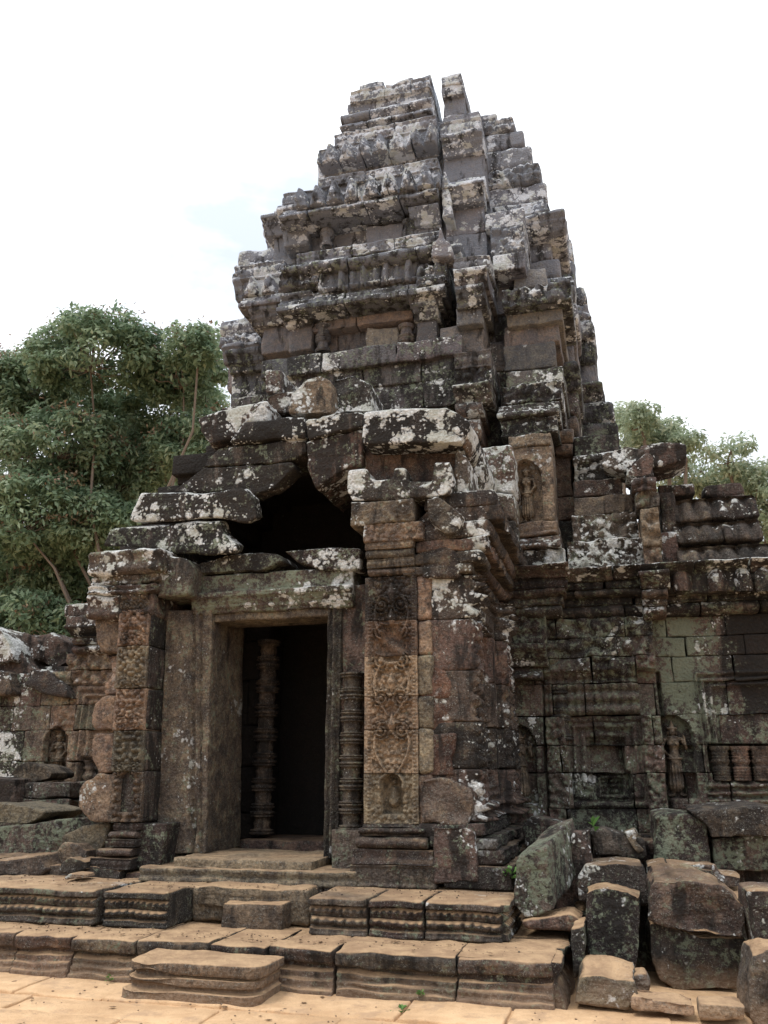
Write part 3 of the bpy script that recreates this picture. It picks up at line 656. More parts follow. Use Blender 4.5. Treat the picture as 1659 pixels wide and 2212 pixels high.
# door frame
dfw = .35
dfr = bpy.data.objects.new('door_frame', None); COL.objects.link(dfr); dfr.parent = porch; dfr.empty_display_size = .2; OO[dfr.name] = OO[porch.name]
def jf(side):
    def f(U, T):
        x = (U+2.30+(T-.8)*.035)*-1 if side < 0 else (U+1.05)
        return np.interp(x, [0, .03, .035, .06, .065, .10, .105, .15, .155, .2, .6], [.0, .0, -.045, -.045, .012, .012, -.035, -.035, .03, .03, .05])
    return f
m = MB(); m.stone(-2.82, -2.29, dfw, 1.2, .80, 3.3, tone=(.5, .08, .3, .1), res=.02, resw=.08, r=.012, amp=.012, f=jf(-1), sh=(-.035, .8))
m.build('door_jamb', dfr)
m = MB(); m.stone(-1.045, -.90, dfw+.02, .92, .78, 3.27, tone=(.4, .08, .3, .2), res=.018, resw=.08, r=.01, amp=.01, f=jf(1))
m.stone(-.90, -.58, dfw+.07, .92, .78, 3.5, tone=(.3, .1, .3, .3), res=.04, r=.02, amp=.02); m.build('door_jamb', dfr)
def lf(U, T):
    return np.interp(T, [3.26, 3.30, 3.305, 3.35, 3.355, 3.40, 3.405, 3.47, 3.475, 3.7], [.0, .0, .03, .03, .05, .05, .09, .09, -.0, 0])
m = MB(); m.stone(-2.62, -.76, dfw-.0, .95, 3.25, 3.68, tone=(.4, .4, .62, .15), res=.018, resw=.1, r=.02, amp=.015, f=lf); m.build('door_lintel', dfr)
m = MB(); m.stone(-2.45, -.95, dfw+.05, .9, 3.17, 3.262, tone=(.5, 0, .05, .1), res=.06); m.build('soffit', dfr)
for pxy in ([(430, 1216), (500, 1196), (560, 1192), (598, 1195), (612, 1212), (560, 1234), (430, 1240)], [(615, 1190), (700, 1183), (776, 1183), (779, 1200), (779, 1231), (690, 1230), (640, 1214)]):
    rock('relieving_stone', [prism(pxy, .3, .6)], vox=.02, amp=.018, tone=(.25, .5, .45, .3), parent=dfr, chip=.04)
# threshold
tz = .8; tw = G(580, 1858, tz)[1]
rock('threshold', [boxp(-2.42, -1.0, tw, 1.1, .7, tz)], vox=.016, amp=.015, tone=(.8, 0, 0, 0), parent=dfr, chip=.05)
m = MB(); m.stone(-2.75, -.55, tw-.03, .9, .585, .72, tone=(.6, 0, .1, .05), res=.025, r=.02, amp=.02, f=mould([0, .3, .5, .7, 1], [.05, .04, 0, .03, .03], .59, .72)); m.build('sill', dfr)
# ringed colonnette right of the door
def ringprof(z0, z1, R, n):
    P = []; h = (z1-z0)/n
    for i in range(n):
        a = z0+i*h
        for t, r in ((0, .9), (.05, 1.2), (.10, 1.2), (.12, .85), (.15, 1.12), (.20, 1.12), (.22, .8), (.3, .76), (.45, .86), (.6, .76), (.68, .8), (.70, 1.12), (.76, 1.12), (.78, .85), (.82, 1.2), (.9, 1.2), (.93, .9)): P.append((a+t*h, R*r))
    return P
m = MB(); m.lathe(-.76, .36, ringprof(1.05, 2.58, .105, 7), (.45, .15, .3, .2), seg=20, amp=.006); m.stone(-.91, -.62, .22, .6, .6, 1.06, tone=(.28, .15, .45, .25), res=.03, r=.02, amp=.02); m.build('colonnette', porch)
# left pillar (leaning, half its face broken away)
lp = MB(); jy = [1776, 1667, 1578, 1487, 1396, 1318]
zz = [F(290, y, 0)[1] for y in jy]+[3.5]
def panelL(sh):
    def f(U, T):
        x = U+3.01+(T-1.1)*.045
        inn = np.abs(x) < .15; v = np.where(inn, foliage(np.abs(x), T, .05, .028, 12), .006)
        for cz in (1.6, 2.08, 2.5, 2.95, 3.3):
            sp = scroll(np.abs(x), T, .085, cz, .06, 1, .03); v = np.where(inn & (sp > 0), sp, v)
        n = niche(x, T, 0, 1.2, .17, .4, .06); return np.where(n < 0, n, v*2.0)
    return f
for i, (z0, z1) in enumerate(zip(zz[:-1], zz[1:])):
    c = -3.01-((z0+z1)/2-1.1)*.045
    lp.stone(c-.19, c+.17, random.uniform(-.01, .01), .4, z0+.002, z1-.002, tone=(.6, .05, .12, .1), res=.010, resw=.1, r=.008, amp=.012, f=panelL(0), erode=.01)
o = lp.build('carved_pillar', porch); o['label'] = 'narrow leaning carved strip left of the door, top and side broken away'
m = MB()
for i, (z0, z1) in enumerate(zip(zz[:-1], zz[1:])):
    c = -3.01-((z0+z1)/2-1.1)*.045; m.stone(c-.15, c+.19, .02, .85, z0+.004, z1-.004, tone=(.15, .12, .3, .45), res=.05, r=.02, amp=.02)
m.build('pillar_side', porch)
for pxy, wf, tn_ in (([(203, 1340), (256, 1335), (256, 1412), (215, 1408)], .1, (.5, 0, 0, .1)), ([(222, 1412), (256, 1412), (254, 1500), (224, 1502), (224, 1478), (240, 1455)], .15, (.55, .05, .1, .1)),
                     ([(222, 1503), (250, 1503), (246, 1578), (205, 1578), (196, 1560), (200, 1520)], .06, (.6, 0, .1, .05)), ([(205, 1582), (247, 1582), (244, 1668), (212, 1672), (198, 1640), (196, 1600)], .05, (.55, 0, .05, .1)),
                     ([(212, 1672), (244, 1670), (239, 1776), (190, 1776), (163, 1745), (162, 1710), (178, 1685), (200, 1680)], .04, (.65, .35, .05, .05))):
    rock('broken_flank', [prism(pxy, wf, .5)], vox=.022, amp=.028, tone=tn_, parent=porch, chip=.08)
# left base: slanting broken steps of moulding
for k, (xa, xb, y0, y1) in enumerate(((246, 300, 1777, 1795), (236, 296, 1795, 1812), (228, 293, 1812, 1832), (212, 285, 1832, 1852), (195, 280, 1852, 1880))):
    wf = -.02-.02*k; a, z1 = F(xa, y0, wf); b, z0 = F(xb, y1, wf)
    m = MB(); tt = np.linspace(0, 1, 7); m.stone(a, b, wf, .5, z0, z1-.003, tone=(.22, .15, .2, .35), res=.014, resw=.08, r=.012, amp=.015, f=mould(tt, .03*np.sin(math.pi*tt), z0, z1) if k % 2 else lotus(z0, z1, .025, .05)); m.build('pillar_base', porch)
rock('pillar_base_core', [prism([(285, 1780), (362, 1778), (345, 1875), (270, 1880)], .04, .8)], vox=.022, amp=.02, tone=(.2, .1, .45, .3), parent=porch)
rock('pillar_base_core', [prism([(184, 1868), (262, 1880), (255, 1905), (210, 1912), (185, 1895)], -.12, .5)], vox=.02, amp=.02, tone=(.2, .1, .3, .3), parent=porch)
rock('pillar_base_core', [prism([(268, 1884), (340, 1878), (400, 1878), (405, 1908), (268, 1908)], -.05, .5)], vox=.02, amp=.02, tone=(.35, .05, .2, .2), parent=porch)
# left capital
lc = MB()
for (y0, y1, x0, x1, ex) in ((1335, 1282, 186, 330, .06), (1282, 1262, 186, 335, .12), (1262, 1240, 192, 345, .08), (1240, 1186, 188, 352, .16)):
    wf = -ex+.04; z0, z1 = F(260, y0, wf)[1], F(260, y1, wf)[1]; a, b = F(x0, (y0+y1)/2, wf)[0], F(x1, (y0+y1)/2, wf)[0]
    lc.stone(a, b, wf, .9, z0+.003, z1-.003, tone=(.36, .35, .3, .3), res=.03, resw=.1, r=.04, amp=.035, f=mould(np.linspace(0, 1, 7), .02*np.sin(np.linspace(0, 1, 7)*9), z0, z1), erode=.06)
lc.build('pillar_capital', porch)
rock('jamb_stone', [prism([(345, 1198), (400, 1205), (412, 1222), (408, 1285), (340, 1290)], .05, .8)], vox=.025, amp=.02, tone=(.2, .3, .45, .3), parent=porch)
rock('jamb_stone', [prism([(398, 1214), (432, 1216), (435, 1250), (412, 1300), (402, 1290)], .3, .5)], vox=.025, amp=.02, tone=(.2, .2, .35, .3), parent=porch)
# inner doorway and chamber; blackened tones paint in the interior shade
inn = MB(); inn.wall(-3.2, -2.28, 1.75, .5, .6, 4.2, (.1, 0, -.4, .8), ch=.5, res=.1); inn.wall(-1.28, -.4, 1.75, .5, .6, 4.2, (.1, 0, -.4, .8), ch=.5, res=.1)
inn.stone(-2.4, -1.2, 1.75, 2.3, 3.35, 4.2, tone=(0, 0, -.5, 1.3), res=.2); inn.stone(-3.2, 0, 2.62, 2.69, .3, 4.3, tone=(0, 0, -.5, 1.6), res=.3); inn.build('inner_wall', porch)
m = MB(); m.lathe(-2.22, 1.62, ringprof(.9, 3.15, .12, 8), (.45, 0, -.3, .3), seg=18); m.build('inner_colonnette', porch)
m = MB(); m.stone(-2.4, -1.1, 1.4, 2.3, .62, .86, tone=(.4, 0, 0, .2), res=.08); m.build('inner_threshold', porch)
# ------------------------------------------------------------------ tower
def rows(mb, wc, lst, xc=None, **kw):
    """lst rows: (y_top, y_bottom, x_left, x_right, dw, kind, tone) read on plane wc+dw"""
    for r in lst:
        y0, y1, xa, xb, dw, k, tn_ = r[:7]; w = wc+dw
        xq = xc if xc else (xa+xb)/2; z1, z0 = F(xq, y0, w)[1], F(xq, y1, w)[1]; ym = (y0+y1)/2
        a, b = F(xa, ym, w)[0], F(xb, ym, w)[0]
        f = None
        if k == 'l': f = lotus(z0, z1, .045, .11)
        elif k == 't': f = mould([0, .2, .5, .8, 1], [0, .05, .075, .05, 0], z0, z1)
        elif k == 'c': f = mould([0, .35, .4, .65, .7, 1], [0, .02, .07, .07, .13, .13], z0, z1)
        elif k == 'C': f = mould([0, .3, .35, .6, .65, 1], [.13, .13, .07, .07, .02, .0], z0, z1)
        elif k == 'b': f = buddhas(z0, z1)
        elif k == 'a': f = leaves(z0, z1)
        elif k == 'g': f = lambda U, T: foliage(U, T, .1, .05, 14)
        if f is not None: f = (lambda g_: (lambda U, T: g_(U, T)*1.35))(f)
        mb.course(a, b, w, kw.get('dep', 1.4), z0, z1, tn_, bl=kw.get('bl', .6)*1.25, jw=kw.get('jw', .018), res=kw.get('res', .05) if k in 'n' else (.022 if k in 'ab' else .032), amp=kw.get('amp', .026), r=kw.get('r', .018), f=f, gap=.005, erode=kw.get('erode', .025), resw=.3, tilt=random.uniform(-.008, .008))
def leaves(z0, z1):
    """row of upright pointed antefix leaves with a small figure in each"""
    h = z1-z0
    def f(U, T):
        s = .30; x = ((U/s) % 1-.5)*2; z = (T-z0)/h; lim = .92*np.clip(1-z*.95, 0, 1)**.45
        return np.where(np.abs(x) < lim, .035+.05*np.clip(1-np.abs(x)/np.maximum(lim, .01), 0, 1)**.5, -.03)+np.where(np.abs(x)+np.abs(z-.35)*1.3 < .35, .04, 0)
    return f
def buddhas(z0, z1):
    h = z1-z0
    def f(U, T):
        x = ((U/.34) % 1-.5)*.34/h; z = (T-z0)/h
        H = caps(x, z, (0, .74), (0, .76), .1, .1, .8, .05); H = np.maximum(H, caps(x, z, (0, .9), (0, .93), .05, .02, .8, .03)); H = np.maximum(H, caps(x, z, (0, .55), (0, .35), .15, .13, .6, .04))
        H = np.maximum(H, caps(x, z, (-.16, .56), (-.2, .3), .05, .05, .9)); H = np.maximum(H, caps(x, z, (.16, .56), (.2, .3), .05, .05, .9)); H = np.maximum(H, caps(x, z, (-.24, .2), (.24, .2), .09, .09, 1.1, .05))
        return np.where((np.abs(x) < .36), -.05, .02)+H*h*.85
    return f
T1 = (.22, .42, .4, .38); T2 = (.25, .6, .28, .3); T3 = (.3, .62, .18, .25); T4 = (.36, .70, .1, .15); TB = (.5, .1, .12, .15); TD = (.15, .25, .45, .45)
tower = thing('temple_tower', 'tall tiered ruined sandstone prasat tower blotched with white lichen, cracked near its top', 'tower', (-1.6, 3, .3))
# solid heart, deep behind the facing
m = MB()
for z0, z1, h in ((.3, 4.6, 2.0), (4.6, 7.2, 2.0), (7.2, 9.0, 1.8), (9.0, 10.6, 1.5), (10.6, 12.0, 1.05), (12.0, 13.2, .62)):
    m.stone(-1.55-h, -1.55+h, 6.1-h*1.15, 6.1+h*1.3, z0, z1, tone=DK, res=.5, amp=.05)
m.stone(-4.4, 1.45, 5.3, 8, .3, 9.2, tone=DK, res=.5, amp=.05); m.stone(-4.0, 1.0, 5.5, 8, 9.2, 11, tone=DK, res=.5, amp=.05); m.stone(-3.4, .75, 4.0, 6, .3, 9.3, tone=DK, res=.5, amp=.05); m.stone(-2.8, .55, 4.6, 6, 9.3, 10.8, tone=DK, res=.5, amp=.05)
m.build('core', tower)
fa = MB()
rows(fa, 2.7, [(838, 895, 590, 1005, 0, 'n', TD), (790, 838, 600, 1000, -.02, 'n', TD), (750, 792, 566, 1000, -.12, 'n', (.2, .12, .4, .35))], bl=.75)
fa.build('lower_storey', tower)
s1 = MB()
rows(s1, 2.9, [(700, 757, 640, 940, .28, 'n', TB), (664, 702, 676, 892, .05, 'n', (.65, 0, .05, .05)), (702, 756, 622, 672, 0, 'n', TB), (672, 704, 618, 676, -.05, 'c', T1), (640, 672, 612, 680, -.14, 'c', T1),
               (692, 757, 900, 945, 0, 'n', TB), (664, 692, 893, 950, -.05, 'c', T1), (640, 664, 885, 958, -.14, 'c', T1)], bl=.7)
for xc in (697, 877): 
    z0, z1 = F(xc, 760, 2.95)[1], F(xc, 700, 2.95)[1]; s1.lathe(F(xc, 730, 2.95)[0], 2.98, ringprof(z0, z1, .105, 2), (.5, .2, .3, .2), seg=14)
s1.stone(F(792, 730, 2.98)[0], F(862, 730, 2.98)[0], 2.98, 3.6, F(800, 753, 2.98)[1], F(800, 712, 2.98)[1], tone=(.8, .1, 0, 0), res=.06, amp=.05)
s1.build('first_false_storey', tower)
c1 = MB()
rows(c1, 2.62, [(618, 664, 606, 965, .06, 'C', T1), (572, 618, 690, 900, -.02, 'b', (.42, .25, .35, .25)), (572, 618, 606, 690, -.02, 'g', T1), (572, 618, 900, 968, -.02, 'g', T1), (550, 574, 612, 966, -.06, 't', T1), (526, 551, 640, 955, .0, 'l', (.25, .6, .35, .3))], bl=.6)
o = c1.build('buddha_frieze_cornice', tower)
s2 = MB()
rows(s2, 3.35, [(478, 532, 640, 955, .25, 'n', TB), (452, 480, 676, 860, .05, 'n', (.6, .1, .05, .1)), (484, 530, 612, 664, 0, 'n', TB), (455, 486, 604, 668, -.1, 'c', T2), (484, 530, 893, 945, 0, 'n', TB), (455, 485, 886, 952, -.1, 'c', T2)], bl=.6)
for xc in (706, 884):
    z0, z1 = F(xc, 532, 3.4)[1], F(xc, 474, 3.4)[1]; s2.lathe(F(xc, 500, 3.4)[0], 3.43, ringprof(z0, z1, .1, 2), (.5, .4, .2, .2), seg=14)
s2.stone(F(790, 505, 3.4)[0], F(870, 505, 3.4)[0], 3.42, 4.0, F(800, 525, 3.4)[1], F(800, 488, 3.4)[1], tone=(.75, .3, 0, 0), res=.06, amp=.05)
s2.build('second_false_storey', tower)
c2 = MB()
rows(c2, 3.05, [(428, 457, 612, 950, .05, 'C', T2), (388, 430, 640, 952, -.04, 'a', T3), (368, 390, 690, 948, .0, 'l', T3)], bl=.55); c2.build('second_cornice', tower)
s3 = MB()
rows(s3, 3.8, [(334, 372, 686, 945, .05, 'n', (.35, .45, .15, .2)), (298, 336, 688, 944, -.22, 'a', T4), (272, 300, 722, 942, -.16, 'l', T4), (250, 274, 740, 938, .05, 'C', T3), (232, 252, 738, 935, 0, 't', T4)], bl=.5); s3.build('third_storey', tower)
tp = MB()
rows(tp, 4.0, [(208, 234, 752, 928, .05, 'n', T4), (184, 210, 756, 930, 0, 'l', T4)], bl=.42, erode=.06)
rows(tp, 4.05, [(168, 186, 830, 930, 0, 'n', T4), (176, 190, 775, 828, .05, 'n', T4)], bl=.42, erode=.1)
tp.build('top_courses', tower)
# right-hand corner turrets beside the front face
cr_ = MB()
rows(cr_, 2.55, [(905, 955, 985, 1040, .1, 't', (.5, .35, .15, .1)), (870, 905, 985, 1045, .05, 't', TB), (835, 872, 982, 1065, 0, 'c', T1), (795, 836, 982, 1064, -.02, 'g', T1), (760, 797, 980, 1060, -.05, 'l', T2),
                 (700, 762, 948, 1046, .15, 'n', (.6, .05, .05, .1)), (660, 702, 985, 1042, 0, 'n', TB), (625, 662, 985, 1050, -.08, 'c', (.3, .35, .3, .3)), (590, 626, 983, 1056, -.14, 'c', T2), (556, 592, 980, 1060, -.05, 'l', T2)], bl=.8)
cr_.build('corner_turret', tower)
cr_ = MB()
rows(cr_, 3.1, [(530, 558, 930, 1000, -.2, 't', T4), (506, 560, 965, 1052, .25, 'n', (.55, .15, .1, .1)), (440, 508, 962, 1046, .3, 'n', (.55, .2, .05, .1)), (412, 442, 962, 1046, .15, 'c', T3), (386, 414, 960, 1048, .1, 'C', T3)], bl=.8)
cr_.build('corner_turret', tower)
cr_ = MB()
rows(cr_, 3.8, [(330, 388, 958, 1046, .05, 'n', TB), (296, 332, 955, 1045, -.05, 'c', T3), (262, 298, 950, 1040, 0, 'l', T4), (245, 264, 955, 1035, .1, 'n', T4)], bl=.8)
rows(cr_, 4.1, [(205, 248, 958, 1003, .1, 'n', TB), (182, 206, 954, 1003, 0, 'n', T4), (160, 184, 953, 998, -.02, 'n', T4)], bl=1, erode=.08)
cr_.build('top_spike', tower)
# stone finial (white antefix) on the ledge
a0, zf = F(955, 552, 2.45)
rock('antefix', [prism([(930, 555), (932, 522), (944, 512), (950, 485), (958, 510), (972, 522), (980, 555)], 2.4, .3)], vox=.02, amp=.03, tone=(.5, .75, 0, .1), parent=tower, chip=.05)
rock('antefix', [prism([(956, 470), (952, 400), (960, 362), (970, 400), (978, 470)], 3.05, .5)], vox=.025, amp=.04, tone=(.5, .8, 0, .1), parent=tower, chip=.08)
m = MB(); rows(m, 3.3, [(880, 960, 1030, 1105, 0, 'n', TD), (800, 882, 1030, 1105, .05, 'n', T1), (740, 802, 1035, 1105, 0, 'n', TB), (680, 742, 1035, 1105, .1, 'n', TD), (620, 682, 1035, 1100, .05, 'n', TB), (560, 622, 1035, 1085, .1, 'n', T1), (500, 562, 1030, 1075, .2, 'n', TB), (440, 502, 1030, 1060, .3, 'n', T2)], bl=.8, dep=2); rows(m, 4.0, [(370, 442, 930, 1050, 0, 'n', TD), (300, 372, 925, 1050, .1, 'n', TB), (255, 302, 925, 1040, .2, 'n', T3)], dep=1.5); rows(m, 3.5, [(560, 640, 930, 1000, -.2, 'n', TD), (440, 562, 925, 985, 0, 'n', TD)], dep=1.5); m.build('inner_corner', tower)
# masses left of the face
lm = MB()
rows(lm, 3.6, [(855, 905, 498, 600, .2, 'n', TD), (800, 858, 498, 600, .2, 'n', TD), (760, 802, 496, 600, .1, 'c', TD), (700, 762, 565, 632, -.2, 'n', TB), (668, 702, 545, 630, -.3, 'c', T2), (636, 670, 524, 625, -.35, 'C', T3), (600, 638, 526, 622, -.3, 'a', T3), (570, 602, 520, 618, -.2, 'l', T3),
               (500, 572, 590, 640, .1, 'n', TB), (470, 505, 570, 645, 0, 'c', T3), (440, 472, 600, 680, 0, 'C', T4), (415, 442, 612, 690, .05, 'l', T4)], bl=.6)
lm.build('left_shoulder', tower)
lm = MB()
rows(lm, 5.0, [(840, 900, 510, 600, .1, 'n', TD), (780, 842, 490, 570, .1, 'n', TB), (745, 782, 482, 570, 0, 'c', TB), (720, 747, 472, 565, -.1, 'g', T3), (690, 722, 475, 560, 0, 'l', T4), (640, 692, 525, 610, .2, 'n', TB), (600, 642, 506, 600, .1, 'c', T3), (565, 602, 503, 600, 0, 'g', T4), (535, 567, 512, 600, .1, 'n', T4),
               (500, 537, 575, 640, .3, 'c', T4), (465, 502, 566, 650, .3, 'n', T4)], bl=.6, dep=2, r=.07, erode=.07)
lm.build('left_arm', tower)
# right arm: masses stepping back to the right
rm = MB()
rows(rm, 2.75, [(905, 942, 1080, 1206, -.05, 'l', T1), (870, 907, 1078, 1210, 0, 'C', T1), (830, 872, 1086, 1215, .05, 'g', T1), (795, 832, 1092, 1218, .05, 'n', TD), (742, 797, 1088, 1200, .3, 'n', TB), (697, 744, 1088, 1210, .32, 'n', TB), (656, 699, 1092, 1215, .2, 'n', (.7, .1, .1, .05)),
               (618, 658, 1085, 1235, .0, 'g', T1), (580, 620, 1110, 1180, .4, 'n', (.7, .1, .1, .05)), (545, 582, 1064, 1135, .1, 'n', T2), (490, 547, 1060, 1132, .3, 'g', T4), (455, 492, 1048, 1132, .5, 'n', T3)], bl=.8)
rm.build('right_bay', tower)
rm = MB()
rows(rm, 4.0, [(940, 1000, 1206, 1300, .2, 'n', TD), (895, 942, 1200, 1250, .2, 't', TB), (840, 897, 1190, 1250, .2, 'n', TD), (790, 842, 1195, 1255, .1, 'c', T1), (740, 792, 1195, 1240, .4, 'n', TB), (690, 742, 1190, 1245, .4, 'n', TB), (650, 692, 1200, 1250, .2, 'n', T2), (600, 652, 1130, 1243, .1, 'C', T2), (560, 602, 1130, 1210, .4, 'n', TB),
               (500, 562, 1134, 1190, .5, 'n', TB), (468, 502, 1130, 1224, .2, 'c', T3), (440, 470, 1050, 1190, .3, 'l', T3), (400, 442, 1050, 1182, .4, 'n', T3), (360, 402, 1045, 1170, .4, 'g', T3), (320, 362, 1040, 1150, .4, 'n', T3), (285, 322, 1036, 1133, .5, 'n', T4), (258, 287, 1036, 1112, .5, 'g', T4), (246, 260, 1036, 1075, .5, 'n', T4)], bl=.7, erode=.08, r=.06)
rm.build('right_shoulder', tower)
rm = MB()
rows(rm, 5.6, [(960, 1010, 1240, 1345, 0, 'n', TD), (910, 962, 1240, 1338, 0, 'n', TD), (865, 912, 1240, 1328, .1, 'n', TD), (830, 867, 1235, 1306, .1, 'c', TD), (780, 832, 1230, 1290, .2, 'n', TB), (730, 782, 1230, 1288, .1, 'n', TD), (690, 732, 1230, 1286, 0, 'n', T1), (655, 692, 1225, 1278, 0, 'g', T2), (620, 657, 1225, 1268, .1, 'l', T2),
               (560, 622, 1200, 1243, .3, 'n', T1), (510, 562, 1180, 1238, .3, 'n', T2), (465, 512, 1175, 1226, .2, 'g', T3)], bl=.7, dep=2.5, erode=.11, r=.09)
rm.build('right_arm', tower)
# the devata panel pillar above the corner
dv0 = F(1140, 1125, 2.45); dv1 = F(1140, 1003, 2.45); hh_ = dv1[1]-dv0[1]
pp = MB(); a, b = F(1103, 1060, 2.45)[0], F(1197, 1060, 2.45)[0]
za, zb = F(1150, 1160, 2.45)[1], F(1150, 965, 2.45)[1]
zc = F(1150, 1128, 2.45)[1]
DF = lambda U, T: niche(U, T, dv0[0], dv0[1]-.02, hh_*.52, hh_*1.1, .13)
pp.stone(a, b, 2.45, 3.2, zc+.004, zb, tone=(.6, .08, .25, .1), res=.014, resw=.2, r=.02, amp=.015, f=DF)
pp.stone(a, b+.02, 2.42, 3.2, za, zc-.004, tone=(.5, .1, .15, .15), res=.03, resw=.2, amp=.03, f=mould([0, .2, .3, .5, .6, 1], [.05, .05, .0, .03, 0, 0], za, zc))
pp.stone(a, b, 2.43, 3.2, zb+.004, F(1150, 938, 2.45)[1], tone=(.55, .1, .1, .1), res=.03, amp=.02, f=lambda U, T: foliage(U, T, .06, .02, 3))
o = pp.build('niche_panel', tower); o['label'] = 'pillar panel with an arched niche high beside the porch roof'
figure(dv0[0], dv0[1], hh_, 2.57, (.65, .02, .1, .0), o, -1)
m = MB(); rows(m, 2.35, [(1160, 1190, 1085, 1215, .03, 'C', (.35, .3, .2, .3)), (1190, 1226, 1075, 1222, .0, 'g', (.3, .7, .35, .2))], xc=1150, bl=.8); m.build('panel_foot', tower)
m = MB(); rows(m, 3.3, [(960, 985, 1200, 1238, 0, 't', (.5, .2, .1, .2)), (930, 962, 1200, 1240, 0, 't', TB), (985, 1075, 1198, 1235, .1, 'n', (.55, .05, .3, .1)), (1075, 1125, 1198, 1245, .1, 'n', (.5, .1, .35, .1)), (1125, 1190, 1195, 1240, .05, 'n', (.35, .2, .3, .25))], xc=1200, bl=.9); m.build('side_pilaster', tower)

# ------------------------------------------------------------------ right-hand gallery
GW = 2.62
gal = thing('gallery_wing', 'long carved gallery wall right of the porch with false door and ribbed stone roof', 'gallery', (2.2, GW, .3))
def gf():
    e = []
    def uz(x, y): return F(x, y, GW)
    d1a, d1b = uz(1130, 1732), uz(1130, 1578); d2a, d2b = uz(1466, 1722), uz(1466, 1556)
    A = devniche(d1a[0], d1a[1], d1b[1]-d1a[1], dep=.1); B = devniche(d2a[0], d2a[1], d2b[1]-d2a[1], w=(d2b[1]-d2a[1])*.5, flip=1, dep=.12)
    fd0, fd1 = uz(1228, 1742), uz(1391, 1545)
    iw0, iw1 = uz(1290, 1716), uz(1362, 1672)
    w0, w1 = uz(1530, 1742), uz(1720, 1606)
    u_c1, u_c2 = uz(1185, 1650)[0], uz(1228, 1650)[0]; pA, pB = uz(1393, 1650)[0], uz(1436, 1650)[0]
    ztop = uz(1500, 1449)[1]; zl = uz(1500, 1545)[1]
    def f(U, T):
        v = niche(U, T, d1a[0], d1a[1]-.02, (d1b[1]-d1a[1])*.46, (d1b[1]-d1a[1])*1.1, .09)+niche(U, T, d2a[0], d2a[1]-.02, (d2b[1]-d2a[1])*.5, (d2b[1]-d2a[1])*1.1, .09)
        # false door
        g, k = frame(U, T, fd0[0], fd1[0], fd0[1], fd1[1], steps=((0, .03), (.06, .0), (.09, .03), (.14, -.02), (.19, .0), (.24, -.05)), inner=-.08); v = np.where(k, g, v)
        g, k = frame(U, T, iw0[0]-.04, iw1[0]+.0, iw0[1]-.1, iw1[1]+.04, steps=((0, -.05), (.03, -.08), (.06, -.05)), inner=-.16); v = np.where(k, g, v)
        bal = .10*np.sqrt(np.abs(np.sin((U-iw0[0])*math.pi/.13)))*(.75+.25*np.cos(T*110)); v = np.where(k & (g < -.12), g+bal, v)
        # plain pilasters with scroll bands
        for a, b in ((u_c1, u_c2), (pA, pB)):
            kk = (U > a) & (U < b) & (T < zl); v = np.where(kk, .10+foliage(U, T, .07, .028, 6), v)
        kk = (U < u_c1-.03) & (T < uz(1130, 1470)[1]); v = np.where(kk, v+.09, v); v = np.where((U > u_c1-.03) & (U < u_c1) & (T < zl), -.12, v); v = np.where((U > pB) & (U < pB+.035) & (T < ztop), -.10, v)
        # mouldings over the false door
        kk = (T > zl) & (T < ztop) & (U > u_c1) & (U < pA)
        v = np.where(kk, .05+.05*np.abs(np.sin((T-zl)*22))+.01*np.sin(U*60), v)
        kk = (T > ztop) & (U > u_c1) & (U < pB); v = np.where(kk, .1+.05*np.clip(fbm(np.stack([U*4.5, T*4.5, 0*U], 1), 4, 3)+.2, 0, 1)*2+foliage(U, T, .14, .05, 5), v)
        # window with balusters, right
        g, k = frame(U, T, w0[0], w1[0]+.5, w0[1], ztop-.02, steps=((0, .03), (.03, -.01), (.06, .03), (.10, -.01), (.14, .02)), inner=-.02); v = np.where(k, g, v)
        kw_ = k & (U > w0[0]+.07) & (T > uz(1600, 1686)[1]) & (T < w1[1]); v = np.where(kw_, -.16, v)
        kl = k & (T < uz(1600, 1690)[1]); v = np.where(kl, .03*np.sin(T*75)+.02, v)
        return v*1.5
    return f, (w0, w1, uz)
GF, (gw0, gw1, uz) = gf()
uS, uE = uz(1078, 1650)[0], uz(1850, 1650)[0]
ublk = uz(1575, 1600)[0]; ugr0, ugr1 = uz(1440, 1550)[0], uz(1530, 1550)[0]
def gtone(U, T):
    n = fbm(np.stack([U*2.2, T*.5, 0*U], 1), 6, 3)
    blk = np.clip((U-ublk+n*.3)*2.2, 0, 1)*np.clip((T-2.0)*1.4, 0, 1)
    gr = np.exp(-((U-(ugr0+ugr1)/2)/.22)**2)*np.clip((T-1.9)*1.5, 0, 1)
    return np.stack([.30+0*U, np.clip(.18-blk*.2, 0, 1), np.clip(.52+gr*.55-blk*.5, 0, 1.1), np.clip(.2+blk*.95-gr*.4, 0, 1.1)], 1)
gm = MB(); zt_ = uz(1400, 1335)[1]
zs = [uz(1400, y)[1] for y in (1800, 1748, 1670, 1610, 1545, 1475, 1420, 1378, 1335)]
for z0, z1 in zip(zs[:-1], zs[1:]):
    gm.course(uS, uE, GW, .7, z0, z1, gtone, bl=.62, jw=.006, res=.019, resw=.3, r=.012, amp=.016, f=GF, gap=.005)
o = gwall = gm.build('carved_wall', gal)
for xy0, xy1, fl, fo_ in (((1130, 1732), (1130, 1578), 1, .14), ((1466, 1722), (1466, 1556), 1, 0)):
    p0, p1 = uz(*xy0), uz(*xy1); figure(p0[0], p0[1], p1[1]-p0[1], GW+.12-fo_, (.55, .03, .12, .0), o, fl)

